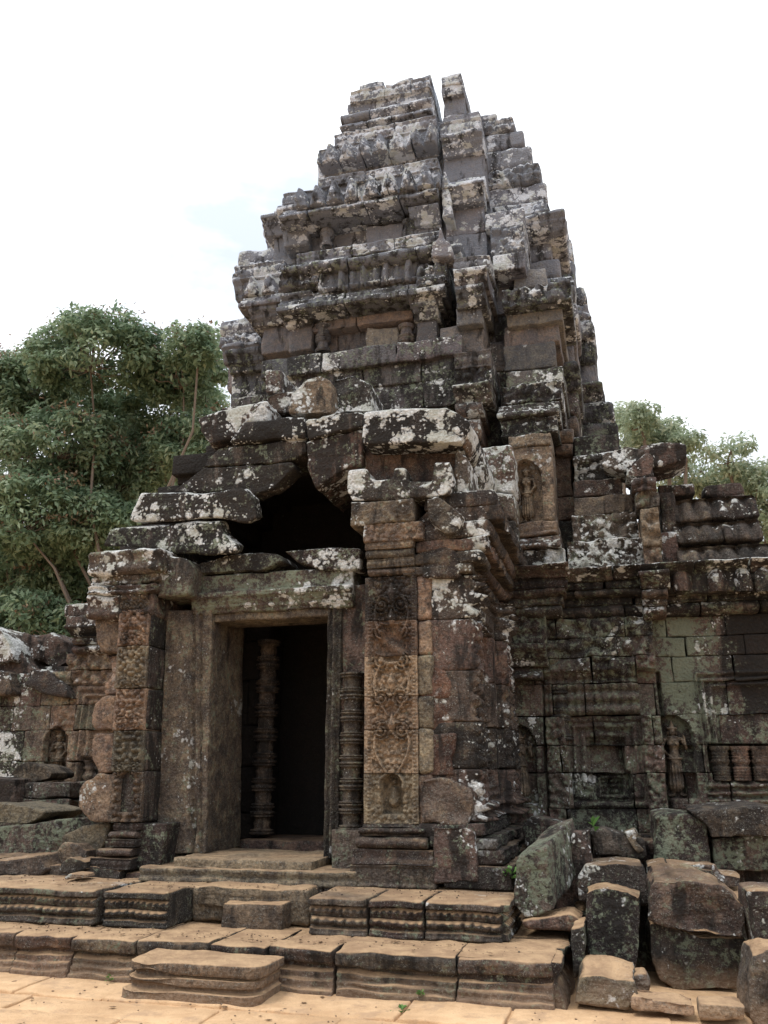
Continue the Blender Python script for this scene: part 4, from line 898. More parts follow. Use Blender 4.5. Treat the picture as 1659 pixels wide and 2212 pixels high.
fm = MB(); fm.wall(uS, uE, GW-.12, .8, .2, zs[0], (.25, .2, .4, .35), ch=.3, bl=.6, res=.07, f=None, amp=.03); fm.build('wall_foot', gal)
for i in range(4):
    x = (1562, 1606, 1650, 1694)[i]; a, z0 = uz(x, 1687); z1 = uz(x, 1612)[1]
    m = MB(); h = z1-z0; m.lathe(a, GW+.02, [(z0+t*h, r) for t, r in ((0, .085), (.05, .1), (.09, .085), (.12, .1), (.17, .085), (.2, .1), (.25, .085), (.28, .1), (.33, .085), (.38, .1), (.43, .07), (.5, .085), (.58, .105), (.66, .085), (.7, .1), (.74, .08), (.78, .1), (.85, .085), (.92, .11), (1, .11))], (.45, .05, .25, .2), seg=16, amp=.003); m.build('baluster', gwall)
# capital block and boss over the first figure
m = MB(); rows(m, GW-.32, [(1440, 1470, 1095, 1175, .08, 'C', (.3, .1, .4, .3)), (1392, 1442, 1084, 1184, 0, 'c', (.3, .25, .5, .2)), (1330, 1393, 1082, 1180, .02, 'g', (.3, .35, .7, .15))], xc=1130, bl=1.2, dep=.7, res=.04); m.build('capital_block', gal)
m = MB(); z0, z1 = uz(1200, 1545)[1], uz(1200, 1500)[1]; m.lathe(uz(1212, 1520)[0], GW-.05, ringprof(z0-.3, z1+.1, .1, 2), (.35, .1, .3, .3), seg=14); m.build('engaged_column', gal)
# great cornice
cm = MB()
rows(cm, GW-.0, [(1308, 1336, 1112, 1850, -.10, 't', (.25, .2, .35, .5)), (1290, 1310, 1108, 1850, -.16, 'l', (.25, .2, .4, .45)), (1272, 1291, 1105, 1850, -.22, 't', (.22, .15, .35, .55)), (1252, 1273, 1090, 1850, -.30, 'l', (.28, .2, .35, .5)), (1228, 1253, 1082, 1850, -.36, 'c', (.28, .35, .4, .4))], xc=1300, bl=.8, jw=.02, erode=.02)
rows(cm, GW-.22, [(1308, 1336, 1100, 1216, -.10, 't', (.3, .2, .35, .3)), (1290, 1310, 1096, 1218, -.16, 'l', (.3, .2, .4, .3)), (1270, 1291, 1092, 1222, -.22, 't', (.3, .15, .35, .3)), (1248, 1272, 1086, 1226, -.28, 'l', (.3, .3, .35, .3)), (1224, 1250, 1080, 1230, -.32, 'c', (.3, .4, .4, .3))], xc=1160, bl=1.4, jw=.01, erode=.03)
rows(cm, GW-.12, [(1308, 1336, 1388, 1440, -.10, 't', (.3, .2, .35, .3)), (1290, 1310, 1386, 1442, -.16, 'l', (.3, .2, .4, .3)), (1270, 1291, 1384, 1444, -.22, 't', (.3, .15, .35, .3)), (1236, 1272, 1380, 1448, -.30, 'c', (.3, .4, .4, .3))], xc=1415, bl=1.4, jw=.01, erode=.03)
cm.build('cornice', gal)
am = MB(); rows(am, GW-.3, [(1226, 1280, 1458, 1850, -.05, 'n', (.3, .3, .35, .5))], xc=1560, bl=.62, jw=.04)
aband = am.build('antefix_band', gal)
for x in (1475, 1552, 1606, 1655):
    a, z0 = F(x, 1262, GW-.4)[0], F(x, 1262, GW-.4)[1]
    m = MB(); m.lathe(a, GW-.33, [(z0-.08, .1), (z0, .12), (z0+.1, .11), (z0+.18, .07), (z0+.24, .01)], (.35, .5, .3, .3), seg=10, amp=.03); m.build('antefix', aband)
# low attic wall between tower and the roof
bm_ = MB(); rows(bm_, GW+.1, [(1165, 1228, 1225, 1432, -.1, 'g', (.3, .6, .4, .25)), (1110, 1167, 1235, 1380, .0, 'g', (.3, .45, .35, .25)), (1070, 1112, 1240, 1375, .05, 'n', (.4, .1, .1, .2)), (1035, 1072, 1238, 1345, .1, 'n', (.35, .1, .1, .25))], xc=1300, bl=.6, jw=.03); bm_.build('attic_wall', gal)
bm_ = MB(); rows(bm_, 3.0, [(985, 1037, 1240, 1330, .2, 'c', (.25, .25, .3, .35)), (940, 987, 1240, 1335, .3, 'n', TD)], xc=1300, bl=.6); bm_.build('attic_wall', gal)
fp = MB(); rows(fp, GW-.25, [(1180, 1242, 1392, 1432, 0, 'g', (.55, .2, .35, .1)), (1098, 1182, 1385, 1428, 0, 'g', (.85, .05, .05, .0)), (1062, 1100, 1372, 1425, .02, 'g', (.3, .3, .3, .3)), (1030, 1064, 1362, 1420, 0, 'g', (.25, .4, .2, .3)), (995, 1032, 1356, 1412, .02, 'n', (.25, .6, .15, .35))], xc=1400, bl=1, dep=.5, erode=.04); fp.build('gable_pier', gal)
rock('gable_pier_top', [prism([(1352, 1020), (1378, 992), (1400, 976), (1412, 985), (1411, 1030), (1352, 1030)], GW-.25, .5)], vox=.028, amp=.03, tone=(.25, .5, .1, .35), parent=gal)
rock('cross_beam', [prism([(1297, 979), (1353, 961), (1392, 972), (1378, 995), (1345, 1021), (1299, 1005)], GW-.1, .5, shift=(.05, 0))], vox=.028, amp=.025, tone=(.2, .5, .15, .35), parent=gal, chip=.04)
rock('cross_beam', [prism([(1382, 962), (1430, 954), (1484, 959), (1485, 989), (1455, 1003), (1415, 1011), (1378, 1000)], GW-.0, .6)], vox=.028, amp=.025, tone=(.15, .65, .1, .4), parent=gal, chip=.04)
# ribbed vault roof: curved courses of big stones
rf = MB()
def roofrow(y0, y1, xa, xb, w0, w1, n, jx):
    for i in range(n):
        a = xa+(xb-xa)*(i/n); b = xa+(xb-xa)*((i+1)/n)
        u0, z0 = F(a+jx*(i > 0), y1, w0); u1, z1 = F(b+jx*(i < n-1), y0, w0); z1 = F((xa+xb)/2, y0, w0)[1]; z0 = F((xa+xb)/2, y1, w0)[1]
        rf.stone(u0+.006, u1-.006, w0, w1, z0+.006, z1-.004, tone=(.30, .10, .12, .30), res=.03, resw=.2, r=.04, amp=.03, f=lambda U, T: .075*np.abs(np.sin(U*math.pi/.2))+.03*np.sin(np.clip((T-z0)/(z1-z0), 0, 1)*3.1)-(T-z0)/(z1-z0)*.16, erode=.02, sh=(-.12, z0))
roofrow(1172, 1226, 1470, 1800, GW+.0, GW+1.2, 3, 20); roofrow(1124, 1173, 1462, 1646, GW+.12, GW+1.2, 2, 10); roofrow(1072, 1125, 1455, 1640, GW+.26, GW+1.3, 2, -10)
rf.build('ribbed_roof', gal)
m = MB(); rows(m, GW+.1, [(1150, 1242, 1428, 1468, 0, 'n', (.3, .3, .2, .3)), (1060, 1152, 1428, 1460, .1, 'n', (.3, .3, .2, .3))], xc=1450, bl=1); m.build('roof_verge', gal)
for pxy, tn_ in (([(1420, 1047), (1500, 1044), (1502, 1068), (1440, 1074), (1422, 1070)], (.15, .15, .1, .4)), ([(1519, 1048), (1535, 1046), (1600, 1042), (1609, 1060), (1602, 1070), (1550, 1074), (1522, 1070)], (.15, .15, .1, .4)), ([(1556, 1072), (1600, 1066), (1628, 1080), (1630, 1100), (1556, 1098)], (.2, .55, .2, .3))):
    rock('ridge_stone', [prism(pxy, GW+.45, .7)], vox=.03, amp=.03, tone=tn_, parent=gal, chip=.04)
m = MB(); m.stone(uS+.1, uE, GW+.3, GW+3, .2, 4.0, tone=DK, res=.6); m.build('wall_core', gal)

# ------------------------------------------------------------------ left-hand gallery
LW = 3.4
lg = thing('ruined_gallery', 'half fallen lichen covered gallery left of the porch with blind window and niche figure', 'gallery', F(80, 1800, LW)[:1]+(LW, .3))
def lz(x, y): return F(x, y, LW)
a0, a1 = lz(112, 1700), lz(112, 1578)
LD = devniche(a0[0]+.0, a0[1], a1[1]-a0[1], dep=.12, flip=-1)
f0, f1 = lz(140, 1760), lz(300, 1478); lw0, lw1 = lz(170, 1715), lz(300, 1638)
def lgf(U, T):
    v = niche(U, T, a0[0], a0[1]-.02, (a1[1]-a0[1])*.48, (a1[1]-a0[1])*1.1, .14)
    g, k = frame(U, T, f0[0], f1[0]+.6, f0[1], f1[1], steps=((0, .05), (.08, .0), (.11, .04), (.17, -.03), (.21, .0), (.26, -.03)), inner=-.07); v = np.where(k, g, v)
    v = np.where(k & (U > lw0[0]) & (T > lw0[1]) & (T < lw1[1]), -.2, v)
    kk = (T > f1[1]+.02) & (U > a0[0]-.1); v = np.where(kk, foliage(U, T, .13, .07, 3)+.02, v)
    kk = (T > a1[1]+.08) & (U <= f0[0]) & (U > a0[0]); v = np.where(kk & (T < f1[1]), foliage(U, T, .1, .05, 7), v)
    return v
def ltone(U, T):
    l = np.clip((a0[0]-.1-U)*2, 0, 1); return np.stack([.62-.4*l, .06+.5*l, .35+.2*l, .0+.3*l], 1)
m = MB(); zs = [lz(180, y)[1] for y in (1860, 1790, 1740, 1690, 1645, 1577, 1523, 1449, 1412)]
for i, (z0, z1) in enumerate(zip(zs[:-1], zs[1:])):
    xl = (-300, -300, -300, -300, -300, -300, -300, 130)[i]
    m.course(lz(xl, 1600)[0], -2.9, LW, .7, z0, z1, ltone, bl=.6, jw=.008 if i < 6 else .02, res=.024, resw=.3, r=.012, amp=.02, f=lgf, gap=.006)
o = m.build('carved_wall', lg); figure(a0[0], a0[1], a1[1]-a0[1], LW+.13, (.62, .02, .15, .0), o, -1)
m = MB(); rows(m, LW-.1, [(1393, 1414, 163, 240, 0, 't', (.3, .3, .3, .4)), (1375, 1394, 158, 240, -.08, 'l', (.3, .25, .3, .4)), (1352, 1376, 152, 240, -.0, 'c', (.2, .2, .2, .5)), (1330, 1354, 143, 230, -.15, 'n', (.2, .6, .2, .35)), (1304, 1331, 141, 215, -.1, 'n', (.2, .6, .2, .35))], xc=180, bl=.7, erode=.05); m.build('cornice_stump', lg)
for x in (181, 206, 231):
    a, z0 = lz(x, 1715); z1 = lz(x, 1642)[1]; h = z1-z0
    m = MB(); m.lathe(a, LW+.12, [(z0+t*h, r) for t, r in ((0, .1), (.1, .12), (.15, .09), (.2, .12), (.3, .1), (.4, .08), (.5, .13), (.6, .1), (.7, .08), (.78, .12), (.85, .09), (1, .13))], (.45, .05, .25, .1), seg=14); m.build('baluster', lg)
for pxy, wf, tn_ in (([(0, 1420), (40, 1400), (60, 1440), (110, 1450), (150, 1478), (140, 1495), (40, 1490), (-60, 1480), (-60, 1400)], LW+.1, (.3, .3, .15, .3)),
                     ([(-60, 1340), (0, 1358), (20, 1385), (30, 1430), (-60, 1440)], LW-.1, (.2, .95, .1, .2)), ([(10, 1375), (50, 1365), (85, 1380), (85, 1425), (40, 1432), (15, 1420)], LW+.4, (.25, .9, .1, .3)),
                     ([(60, 1378), (110, 1368), (145, 1385), (150, 1430), (120, 1445), (80, 1430)], LW+.5, (.2, .4, .15, .35)), ([(60, 1440), (105, 1450), (140, 1480), (158, 1510), (95, 1500), (50, 1480)], LW-.15, (.3, .2, .1, .25)),
                     ([(-60, 1440), (20, 1450), (25, 1500), (-60, 1505)], LW-.2, (.5, .2, .1, .2))):
    tn_ = (tn_[0], tn_[1]*.6, tn_[2], tn_[3])
    rock('fallen_vault_stone', [prism(pxy, wf, .8)], vox=.03, amp=.05, tone=tn_, parent=lg, chip=.08)
m = MB(); m.stone(-9.5, -3.2, LW+.5, LW+2.5, .2, lz(180, 1428)[1], tone=DK, res=.6); m.build('wall_core', lg)
# ------------------------------------------------------------------ fallen blocks
def fallen(name, pxy, w, dep, tone, label, cat='stone block', shift=(0, 0), scale=1.0, vox=.017, amp=.026, chip=.09, extra=None, group='fallen stones'):
    parts = [prism(pxy, w, dep, shift, scale)]+([prism(*e) for e in extra] if extra else [])
    return tag(rock(name, parts, vox=vox, amp=amp, tone=tone, chip=chip), label, cat, group)
R = fallen
R('tilted_block', [(1114, 1853), (1180, 1828), (1198, 1966), (1160, 1982), (1133, 1984), (1108, 1957)], -.45, .85, (.2, .4, .62, .35), 'big tilted block green with lichen, leaning between the porch and the rubble', shift=(.2, .22), scale=.93, chip=.02)
R('upright_block', [(1262, 1932), (1285, 1920), (1310, 1917), (1345, 1925), (1386, 1938), (1384, 2060), (1375, 2100), (1330, 2107), (1285, 2096), (1268, 2060)], -.55, .5, (.15, .25, .42, .4), 'tall dark block standing upright with two small holes near its foot')
R('fallen_block', [(1245, 1895), (1262, 1868), (1330, 1862), (1385, 1868), (1400, 1895), (1403, 1955), (1340, 1960), (1250, 1948)], -.05, .6, (.2, .6, .3, .25), 'rounded grey block lying just behind the upright dark block')
R('slanting_slab', [(1275, 1795), (1300, 1790), (1340, 1802), (1392, 1815), (1397, 1848), (1385, 1856), (1330, 1850), (1290, 1848)], .55, .7, (.2, .35, .3, .35), 'dark slanting slab under the false door')
R('broken_chip', [(1345, 1797), (1372, 1790), (1380, 1805), (1374, 1818), (1394, 1838), (1378, 1846), (1352, 1812)], .5, .25, (.7, .8, .1, .05), 'small pale broken chip on the slanting slab', chip=.02)
R('fallen_block', [(1250, 1858), (1275, 1840), (1282, 1866), (1262, 1886)], .3, .5, (.4, .6, .1, .1), 'small pale-edged stone wedged beside the tilted block top', chip=.02)
R('square_block', [(1410, 1765), (1434, 1757), (1500, 1762), (1530, 1785), (1534, 1855), (1535, 1866), (1412, 1868)], .75, .8, (.35, .35, .55, .3), 'squared block with yellowish lichen face below the right niche figure', shift=(0, .02))
R('long_slab', [(1486, 1752), (1560, 1748), (1640, 1744), (1720, 1755), (1720, 1800), (1600, 1808), (1538, 1812), (1530, 1785)], .65, .9, (.4, .1, .05, .2), 'long reddish brown slab below the baluster window', shift=(0, .03), vox=.025)
R('carved_block', [(1538, 1812), (1600, 1806), (1720, 1808), (1720, 1882), (1540, 1884)], .8, .7, (.25, .4, .65, .35), 'mossy moulded block under the long reddish slab')
R('fallen_block', [(1440, 1862), (1500, 1866), (1545, 1868), (1560, 1886), (1606, 1892), (1600, 1920), (1440, 1915)], .3, .5, (.4, .5, .15, .2), 'low stone with a pale sunlit top edge behind the big reddish boulder', chip=.06)
R('big_slab', [(1402, 1925), (1412, 1903), (1450, 1901), (1500, 1903), (1560, 1912), (1608, 1960), (1612, 1990), (1605, 2028), (1520, 2026), (1400, 1990)], -.55, .75, (.42, .1, .3, .3), 'big dark reddish slab resting on the rounded boulder', shift=(0, .06), vox=.018, amp=.05, chip=.16)
R('rounded_boulder', [(1400, 1992), (1430, 1990), (1520, 2026), (1606, 2028), (1612, 2110), (1600, 2142), (1540, 2140), (1470, 2142), (1425, 2120), (1405, 2060)], -.42, .7, (.15, .12, .42, .45), 'large rounded mossy boulder at the lower right under a slab', vox=.018, amp=.045, chip=.1)
R('edge_block', [(1612, 1926), (1640, 1922), (1760, 1925), (1760, 2072), (1640, 2070), (1628, 2010)], -.8, .5, (.2, .4, .4, .35), 'moulded dark block cut by the right edge of the picture, upper one')
R('edge_block', [(1628, 2062), (1660, 2050), (1760, 2055), (1760, 2214), (1640, 2235), (1618, 2200), (1616, 2120)], -1.3, .6, (.3, .15, .2, .3), 'rough boulder cut by the right edge at the bottom', amp=.04)
R('low_block', [(1246, 2125), (1258, 2106), (1300, 2103), (1340, 2112), (1372, 2120), (1376, 2160), (1355, 2182), (1242, 2170)], -1.22, .4, (.55, .1, .0, .1), 'low broken sandstone block at the foot of the upright block', shift=(0, .05))
R('low_block', [(1350, 2112), (1392, 2104), (1404, 2120), (1402, 2150), (1372, 2152)], -1.0, .3, (.4, .05, 0, .2), 'small stone between the low block and the rounded boulder')
R('kerb_stone', [(1366, 2150), (1420, 2155), (1504, 2168), (1506, 2196), (1490, 2202), (1364, 2180)], -1.38, .28, (.9, 0, 0, 0), 'pale kerb stone on the sand, left one of the pair', group='kerb stones at the lower right')
R('kerb_stone', [(1510, 2168), (1560, 2170), (1614, 2174), (1612, 2210), (1510, 2206)], -1.42, .28, (.9, 0, 0, 0), 'pale kerb stone on the sand, right one of the pair', group='kerb stones at the lower right')
R('corner_boulder', [(1034, 1902), (1050, 1890), (1085, 1886), (1104, 1900), (1108, 1922), (1034, 1925)], -.05, .4, (.35, .1, .1, .2), 'small rounded stone between pillar base and tilted block')
R('fallen_block', [(1125, 1992), (1200, 1978), (1232, 1975), (1256, 1992), (1250, 2012), (1140, 2008)], -.5, .5, (.4, .05, .1, .15), 'flat stone wedged under the tilted block', chip=.03)
R('kerb_return', [(1232, 2008), (1262, 2000), (1264, 2100), (1240, 2118)], -.9, .5, (.2, .1, .4, .4), 'narrow dark stone between terrace corner and upright block', chip=.02)
R('fallen_block', [(1128, 1788), (1148, 1765), (1200, 1775), (1235, 1795), (1230, 1850), (1140, 1850)], .9, .6, (.2, .3, .45, .4), 'dark mossy stone behind the tilted block')
R('fallen_block', [(1236, 1800), (1274, 1790), (1276, 1930), (1240, 1935)], .2, .5, (.12, .2, .3, .5), 'dark stone in the gap beside the tilted block')
R('fallen_block', [(1395, 1870), (1440, 1862), (1442, 1905), (1400, 1915)], .2, .5, (.2, .3, .3, .4), 'dark stone between the rounded grey block and the pale-topped stone')
# left side
R('smooth_boulder', [(22, 1672), (40, 1652), (60, 1645), (95, 1655), (112, 1670), (108, 1682), (70, 1692), (45, 1690)], 1.9, .6, (.6, 0, 0, .25), 'smooth brown boulder with an orange patch, topmost of the left heap', chip=.0, scale=.8, group='stones heaped left of the porch')
LG = 'stones heaped left of the porch'
R('fallen_slab', [(36, 1700), (60, 1692), (150, 1688), (152, 1725), (40, 1724)], 1.8, .8, (.2, .1, .4, .35), 'flat dark slab just under the smooth boulder', group=LG)
R('fallen_block', [(28, 1726), (150, 1726), (151, 1790), (60, 1792), (28, 1768)], 1.75, .8, (.2, .1, .7, .3), 'green mossy block below the flat dark slab', group=LG)
R('dark_block', [(-60, 1678), (32, 1682), (34, 1735), (-60, 1736)], 1.6, .6, (.2, .0, .05, .5), 'dark square block at the left edge beside the smooth boulder', group=LG, chip=.02)
R('pale_slab', [(-60, 1738), (0, 1735), (60, 1742), (98, 1754), (85, 1768), (60, 1780), (-60, 1780)], .9, .8, (.85, 0, 0, .1), 'sunlit flat slab with sandy top at the left edge', group=LG)
R('long_block', [(-60, 1788), (60, 1780), (165, 1766), (176, 1790), (165, 1840), (100, 1858), (-60, 1855)], .75, .8, (.2, .05, .6, .4), 'long green stained block below the sandy slab', group=LG)
R('leaning_stone', [(128, 1835), (135, 1805), (175, 1785), (236, 1778), (228, 1815), (205, 1858), (190, 1862), (150, 1860)], .15, .5, (.7, .25, .05, .05), 'pale leaning triangular stone against the left pillar foot', group=LG, scale=.9)
R('fallen_block', [(123, 1840), (135, 1822), (170, 1820), (188, 1835), (182, 1862), (130, 1868)], -.05, .4, (.4, .1, .1, .2), 'squat brown stone in front of the leaning pale stone', group=LG)
R('fallen_block', [(128, 1865), (150, 1850), (185, 1862), (187, 1880), (150, 1890), (126, 1885)], -.2, .3, (.3, .1, .2, .3), 'small angular stone lowest in front of the leaning pale stone', group=LG)
R('fallen_block', [(-60, 1865), (0, 1856), (60, 1852), (82, 1846), (97, 1880), (88, 1892), (-60, 1894)], -.1, .5, (.35, .1, .1, .25), 'broken brown block with a peaked end at the left edge', group=LG, chip=.08)
R('fallen_block', [(90, 1872), (126, 1868), (150, 1890), (140, 1900), (92, 1898)], .0, .4, (.3, 0, .1, .35), 'low flat stone between two brown blocks of the left heap', group=LG)
R('pale_chip', [(138, 1896), (150, 1886), (178, 1888), (182, 1896), (140, 1901)], -.42, .2, (1, .3, 0, 0), 'small whitish chip lying on the left plinth block', group=LG, vox=.012, amp=.008, chip=.01)
R('rubble_bed', [(-60, 1850), (130, 1850), (200, 1870), (200, 1910), (-60, 1912)], .35, .8, (.2, 0, .1, .4), 'shaded bed of rubble filling the gap behind the left heap', group=LG)
R('rubble_bed', [(1110, 1830), (1640, 1800), (1700, 1900), (1650, 2010), (1120, 2010)], 1.0, .7, (.2, .1, .3, .45), 'dark rubble bank behind the fallen blocks on the right', vox=.05, amp=.08, chip=.2)
R('rubble_bed', [(1230, 1960), (1640, 1930), (1640, 2110), (1270, 2110)], .15, .7, (.2, 0, .3, .45), 'dark stones filling the shade behind the upright block and boulder', vox=.05, amp=.08, chip=.2)

# ------------------------------------------------------------------ trees
def leafquads(C_, Nrm, Ln, Wd):
    n = len(C_); t = RG.normal(size=(n, 3)); t[:, 2] -= .5; t -= Nrm*np.sum(t*Nrm, 1, keepdims=True); t /= np.linalg.norm(t, axis=1, keepdims=True)
    s_ = np.cross(Nrm, t); l = Ln[:, None]; w_ = Wd[:, None]
    a = C_; b = C_+t*l*.5+s_*w_*.5; c = C_+t*l-Nrm*l*.15; d = C_+t*l*.5-s_*w_*.5
    V = np.stack([a, b, c, d], 1).reshape(-1, 3); i = np.arange(n)*4
    return V, np.stack([i, i+1, i+2, i+3], 1)
def tree(name, label, base, crowns, leaf, nleaf, ll, mat, bloom=None, trunk_r=.25, dens=1.0, seed=1, group='trees behind the temple', clump=.5):
    """crowns: list of (centre, radii) lobes in the building frame"""
    rg = np.random.default_rng(seed); root = thing(name, label, 'tree', base, group)
    segs = []; tip_top = np.array(base)+np.array([0, 0, crowns[0][0][2]*.3]); base = np.array(base, float)
    segs.append((base, tip_top, trunk_r, trunk_r*.7)); clumps = []
    tot = sum(r[0]*r[1]*r[2] for _, r in crowns)
    for cc, rr in crowns:
        cc = np.array(cc, float); rr = np.array(rr, float); segs.append((tip_top, cc-np.array([0, 0, rr[2]*.5]), trunk_r*.45, trunk_r*.22))
        n = max(6, int(dens*9*(rr[0]*rr[2])/clump**2*.6)); 
        for _ in range(n):
            d = rg.normal(size=3); d /= np.linalg.norm(d); p = cc+d*rr*rg.uniform(.45, 1.0)**.6
            clumps.append(p); 
            if rg.random() < .35:
                mid = (cc-np.array([0, 0, rr[2]*.4]))*.5+p*.5+rg.normal(size=3)*.25; segs.append((cc-np.array([0, 0, rr[2]*.5]), mid, trunk_r*.2, trunk_r*.12)); segs.append((mid, p, trunk_r*.12, trunk_r*.05))
    # bark
    V = []; Fc = []; o = 0
    for a, b, ra, rb in segs:
        a = np.array(a); b = np.array(b); ax = (b-a)/max(1e-6, np.linalg.norm(b-a)); s1_ = np.cross(ax, [0.3, .9, .2]); s1_ /= np.linalg.norm(s1_); s2_ = np.cross(ax, s1_)
        K = 4; wob = rg.normal(size=(K+1, 3))*np.linalg.norm(b-a)*.03; wob[0] = wob[-1] = 0
        for k in range(K+1):
            t = k/K; c = a+(b-a)*t+wob[k]; r = ra+(rb-ra)*t
            for j in range(6):
                an = j*math.pi/3; V.append(c+(s1_*math.cos(an)+s2_*math.sin(an))*r)
        for k in range(K):
            for j in range(6): Fc.append((o+k*6+j, o+k*6+(j+1) % 6, o+(k+1)*6+(j+1) % 6, o+(k+1)*6+j))
        o += (K+1)*6
    m = MB(); m.add(np.array(V), np.array(Fc), (0, 0, 0, 0)); m.build('trunk', root, mat=BARK)
    cl = np.array(clumps); per = max(4, int(nleaf/len(cl))); P = []; NN = []; RR = []
    for c in cl:
        r = clump*rg.uniform(.6, 1.25); d = rg.normal(size=(per, 3)); d /= np.linalg.norm(d, axis=1, keepdims=True); rad = rg.uniform(.3, 1, per)**.5
        q = c+d*rad[:, None]*r*np.array([1, 1, .6]); nn = d*.7+rg.normal(size=(per, 3))*.5+np.array([0, 0, .55]); nn /= np.linalg.norm(nn, axis=1, keepdims=True)
        P.append(q); NN.append(nn); RR.append(np.clip(rg.random()*.5+rg.random(per)*.5, 0, 1))
    P = np.concatenate(P); NN = np.concatenate(NN); RR = np.concatenate(RR)
    Vq, Fq = leafquads(P, NN, ll*rg.uniform(.6, 1.3, len(P)), ll*.42*rg.uniform(.7, 1.3, len(P)))
    m = MB(); m.add(Vq, Fq, (0, 0, 0, 0)); m.R = [np.repeat(RR, 4)]; m.build('crown', root, mat=mat)
    if bloom:
        sel = cl[rg.random(len(cl)) < bloom]; per = 60
        P = np.repeat(sel, per, 0)+rg.normal(size=(len(sel)*per, 3))*np.array([.28, .28, .08])*clump/.5+np.array([0, 0, clump*.55]); nn = rg.normal(size=P.shape)+np.array([0, -.3, .5]); nn /= np.linalg.norm(nn, axis=1, keepdims=True)
        Vq, Fq = leafquads(P, nn, ll*.8*rg.uniform(.5, 1.1, len(P)), ll*.25*rg.uniform(.7, 1.3, len(P))); m = MB(); m.add(Vq, Fq, (0, 0, 0, 0)); m.R = [np.repeat(rg.random(len(P)), 4)]; m.build('flower_tufts', root, mat=BLOOM)
    return root
def at(x, y, w): u, z = F(x, y, w); return (u, w, z)
def lobes(lst, w, jit=1.2):
    o = []
    for i, (x, y, rx, ry) in enumerate(lst):
        ww = w+((i*37) % 7-3)/3*jit; c = at(x, y, ww); e = at(x+rx, y, ww); f = at(x, y-ry, ww); o.append((c, (abs(e[0]-c[0]), (abs(e[0]-c[0])+abs(f[2]-c[2]))*.4, abs(f[2]-c[2]))))
    return o
tree('flowering_tree', 'big dense evergreen tree with reddish flower tufts, filling the left beside the tower', at(250, 1700, 12)[:2]+(0,),
     lobes([(200, 760, 130, 75), (400, 800, 95, 70), (80, 830, 110, 75), (330, 900, 150, 75), (120, 960, 130, 80), (420, 960, 90, 70), (250, 1030, 150, 80), (60, 1110, 120, 80), (200, 1130, 130, 70), (60, 1240, 110, 90), (180, 1260, 110, 80), (40, 1350, 100, 70), (-60, 900, 120, 120), (-80, 1150, 120, 130), (430, 750, 45, 40), (130, 1360, 90, 60)], 12.5, 1.5),
     None, 150000, .20, LEAF, bloom=.16, trunk_r=.12, seed=4, clump=.5, dens=1.7)
tree('shaded_tree', 'darker tree glimpsed low behind the left gallery, under the flowering tree', at(60, 1700, 17)[:2]+(0,),
     lobes([(60, 1180, 200, 110), (200, 1300, 170, 110), (20, 1330, 160, 100), (330, 1150, 120, 120), (300, 1000, 150, 90)], 17, 1.2), None, 16000, .24, LEAF, trunk_r=.3, seed=9, clump=.7)
tree('far_tree', 'pale sunlit tree standing behind the tower right flank, top just above the cross beams', at(1400, 1400, 18)[:2]+(0,),
     lobes([(1385, 905, 45, 40), (1440, 930, 45, 32), (1400, 960, 80, 40), (1350, 940, 40, 60), (1480, 975, 60, 30)], 18, 1), None, 9000, .17, LEAF2, trunk_r=.22, seed=12, clump=.5)
tree('far_tree', 'pale feathery tree at the right edge behind the ribbed gallery roof', at(1600, 1400, 20)[:2]+(0,),
     lobes([(1570, 985, 55, 38), (1620, 1040, 60, 45), (1500, 1025, 70, 40), (1560, 1060, 90, 50), (1680, 1080, 80, 80), (1655, 1130, 60, 50), (1450, 1040, 50, 30)], 19, 1), None, 11000, .18, LEAF2, trunk_r=.22, seed=15, clump=.5)
# ------------------------------------------------------------------ weeds in the joints
def weed(px, w, r, n, lab, up=.5):
    c = np.array(at(px[0], px[1], w)); rg = np.random.default_rng(int(px[0])); P = np.tile(c, (n, 1))+rg.normal(size=(n, 3))*r*.15
    d = rg.normal(size=(n, 3)); d[:, 2] = np.abs(d[:, 2])*up+.2; d /= np.linalg.norm(d, axis=1, keepdims=True)
    s_ = np.cross(d, [0, 0, 1.0]); s_ /= np.linalg.norm(s_, axis=1, keepdims=True)+1e-9; l = (r*rg.uniform(.5, 1.2, n))[:, None]; wd_ = l*.22
    a = P; mid = P+d*l*.55+np.array([0, 0, 1])*l*.1; tip = P+d*l-np.array([0, 0, 1])*l*.12
    V = np.stack([a, mid+s_*wd_, tip, mid-s_*wd_], 1).reshape(-1, 3); i = np.arange(n)*4
    m = MB(); m.add(V, np.stack([i, i+1, i+2, i+3], 1), (0, 0, 0, 0)); m.R = [np.repeat(rg.random(n), 4)]
    tag(m.build('weed', org=tuple(c), mat=WEED), lab, 'weed', 'weeds in the stone joints')
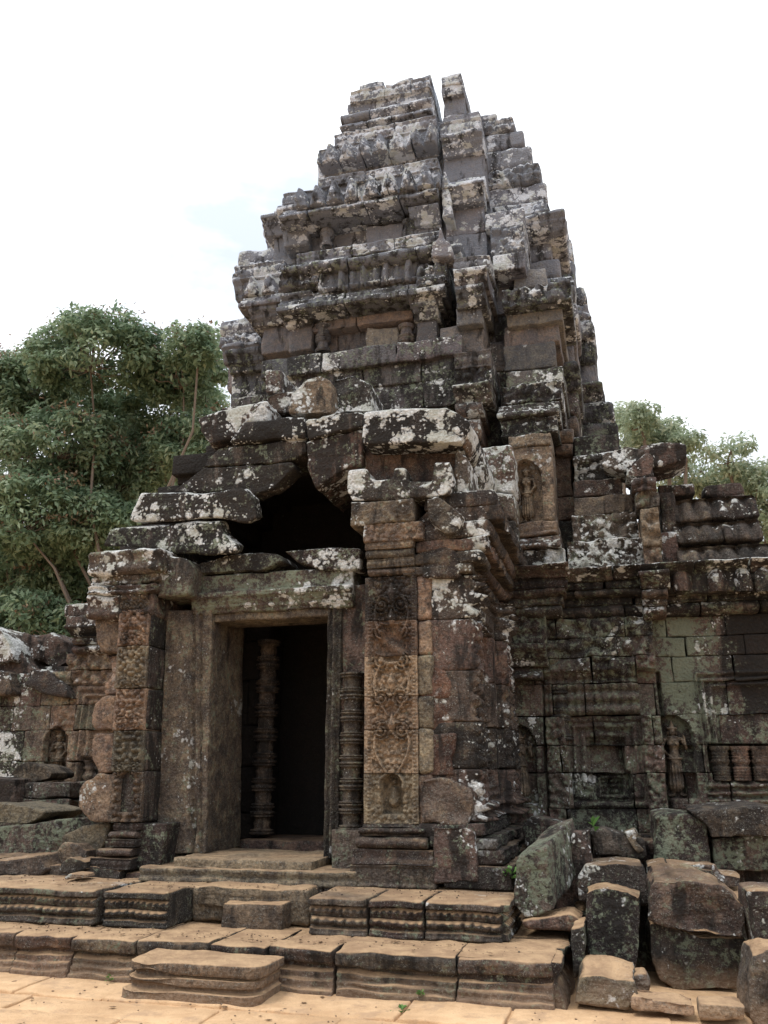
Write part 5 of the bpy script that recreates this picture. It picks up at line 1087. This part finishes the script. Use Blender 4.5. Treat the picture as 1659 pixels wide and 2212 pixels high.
weed((1095, 1886), -.1, .14, 9, 'small weed growing in the crack left of the tilted block')
weed((865, 2192), -1.62, .09, 22, 'low weed in the sand below the middle of the terrace')
weed((913, 2148), -1.4, .05, 12, 'tiny weed at the foot of the terrace right half')
weed((1285, 1790), .5, .12, 5, 'single leafed weed by the slanting slab under the false door')
weed((235, 2115), -1.45, .05, 12, 'tiny weed at the terrace foot left of the rounded step')

# ------------------------------------------------------------------ grit and dry leaves on the trodden surfaces
def scatter(name, n, size, mat, flat, tone, kind):
    rg = np.random.default_rng(n); m = MB(); oct_ = np.array([(1, 0, 0), (-1, 0, 0), (0, 1, 0), (0, -1, 0), (0, 0, 1), (0, 0, -1)], float); fo = [(0, 2, 4), (2, 1, 4), (1, 3, 4), (3, 0, 4), (2, 0, 5), (1, 2, 5), (3, 1, 5), (0, 3, 5)]
    V = []; Fq = []; o_ = 0; rr = []
    for i in range(n):
        k = rg.random()
        if k < .55: p = (rg.uniform(-5, 3), rg.uniform(-4, -1.42), .012)
        elif k < .8: p = (rg.uniform(-4.5, 1.1), rg.uniform(-1.28, -.95), .325)
        else: p = (rg.uniform(-4, .8), rg.uniform(-.75, -.2), .612)
        s_ = size*rg.uniform(.4, 1.3); q = oct_*rg.uniform(.6, 1.1, (6, 3))*s_*np.array([1, .7, flat]); a = rg.uniform(0, 6.3); R2 = np.array([[math.cos(a), -math.sin(a), 0], [math.sin(a), math.cos(a), 0], [0, 0, 1]]); V.append(q@R2.T+np.array(p)); Fq += [tuple(o_+j for j in f) for f in fo]; o_ += 6; rr += [rg.random()]*6
    m.V = [np.concatenate(V)]; m.T = [np.tile(np.array(tone, float), (o_, 1))]; m.R = [np.array(rr)]; m.F = [np.array(Fq)]; m.n = o_
    ob = m.build(name, mat=mat); ob['kind'] = kind
scatter('gravel', 900, .011, None, .6, (.6, 0, 0, 0), 'stuff')
scatter('dry_leaves', 160, .028, plain_material('dry_leaf', (.10, .055, .03), (.26, .16, .08), 20), .12, (0, 0, 0, 0), 'stuff')
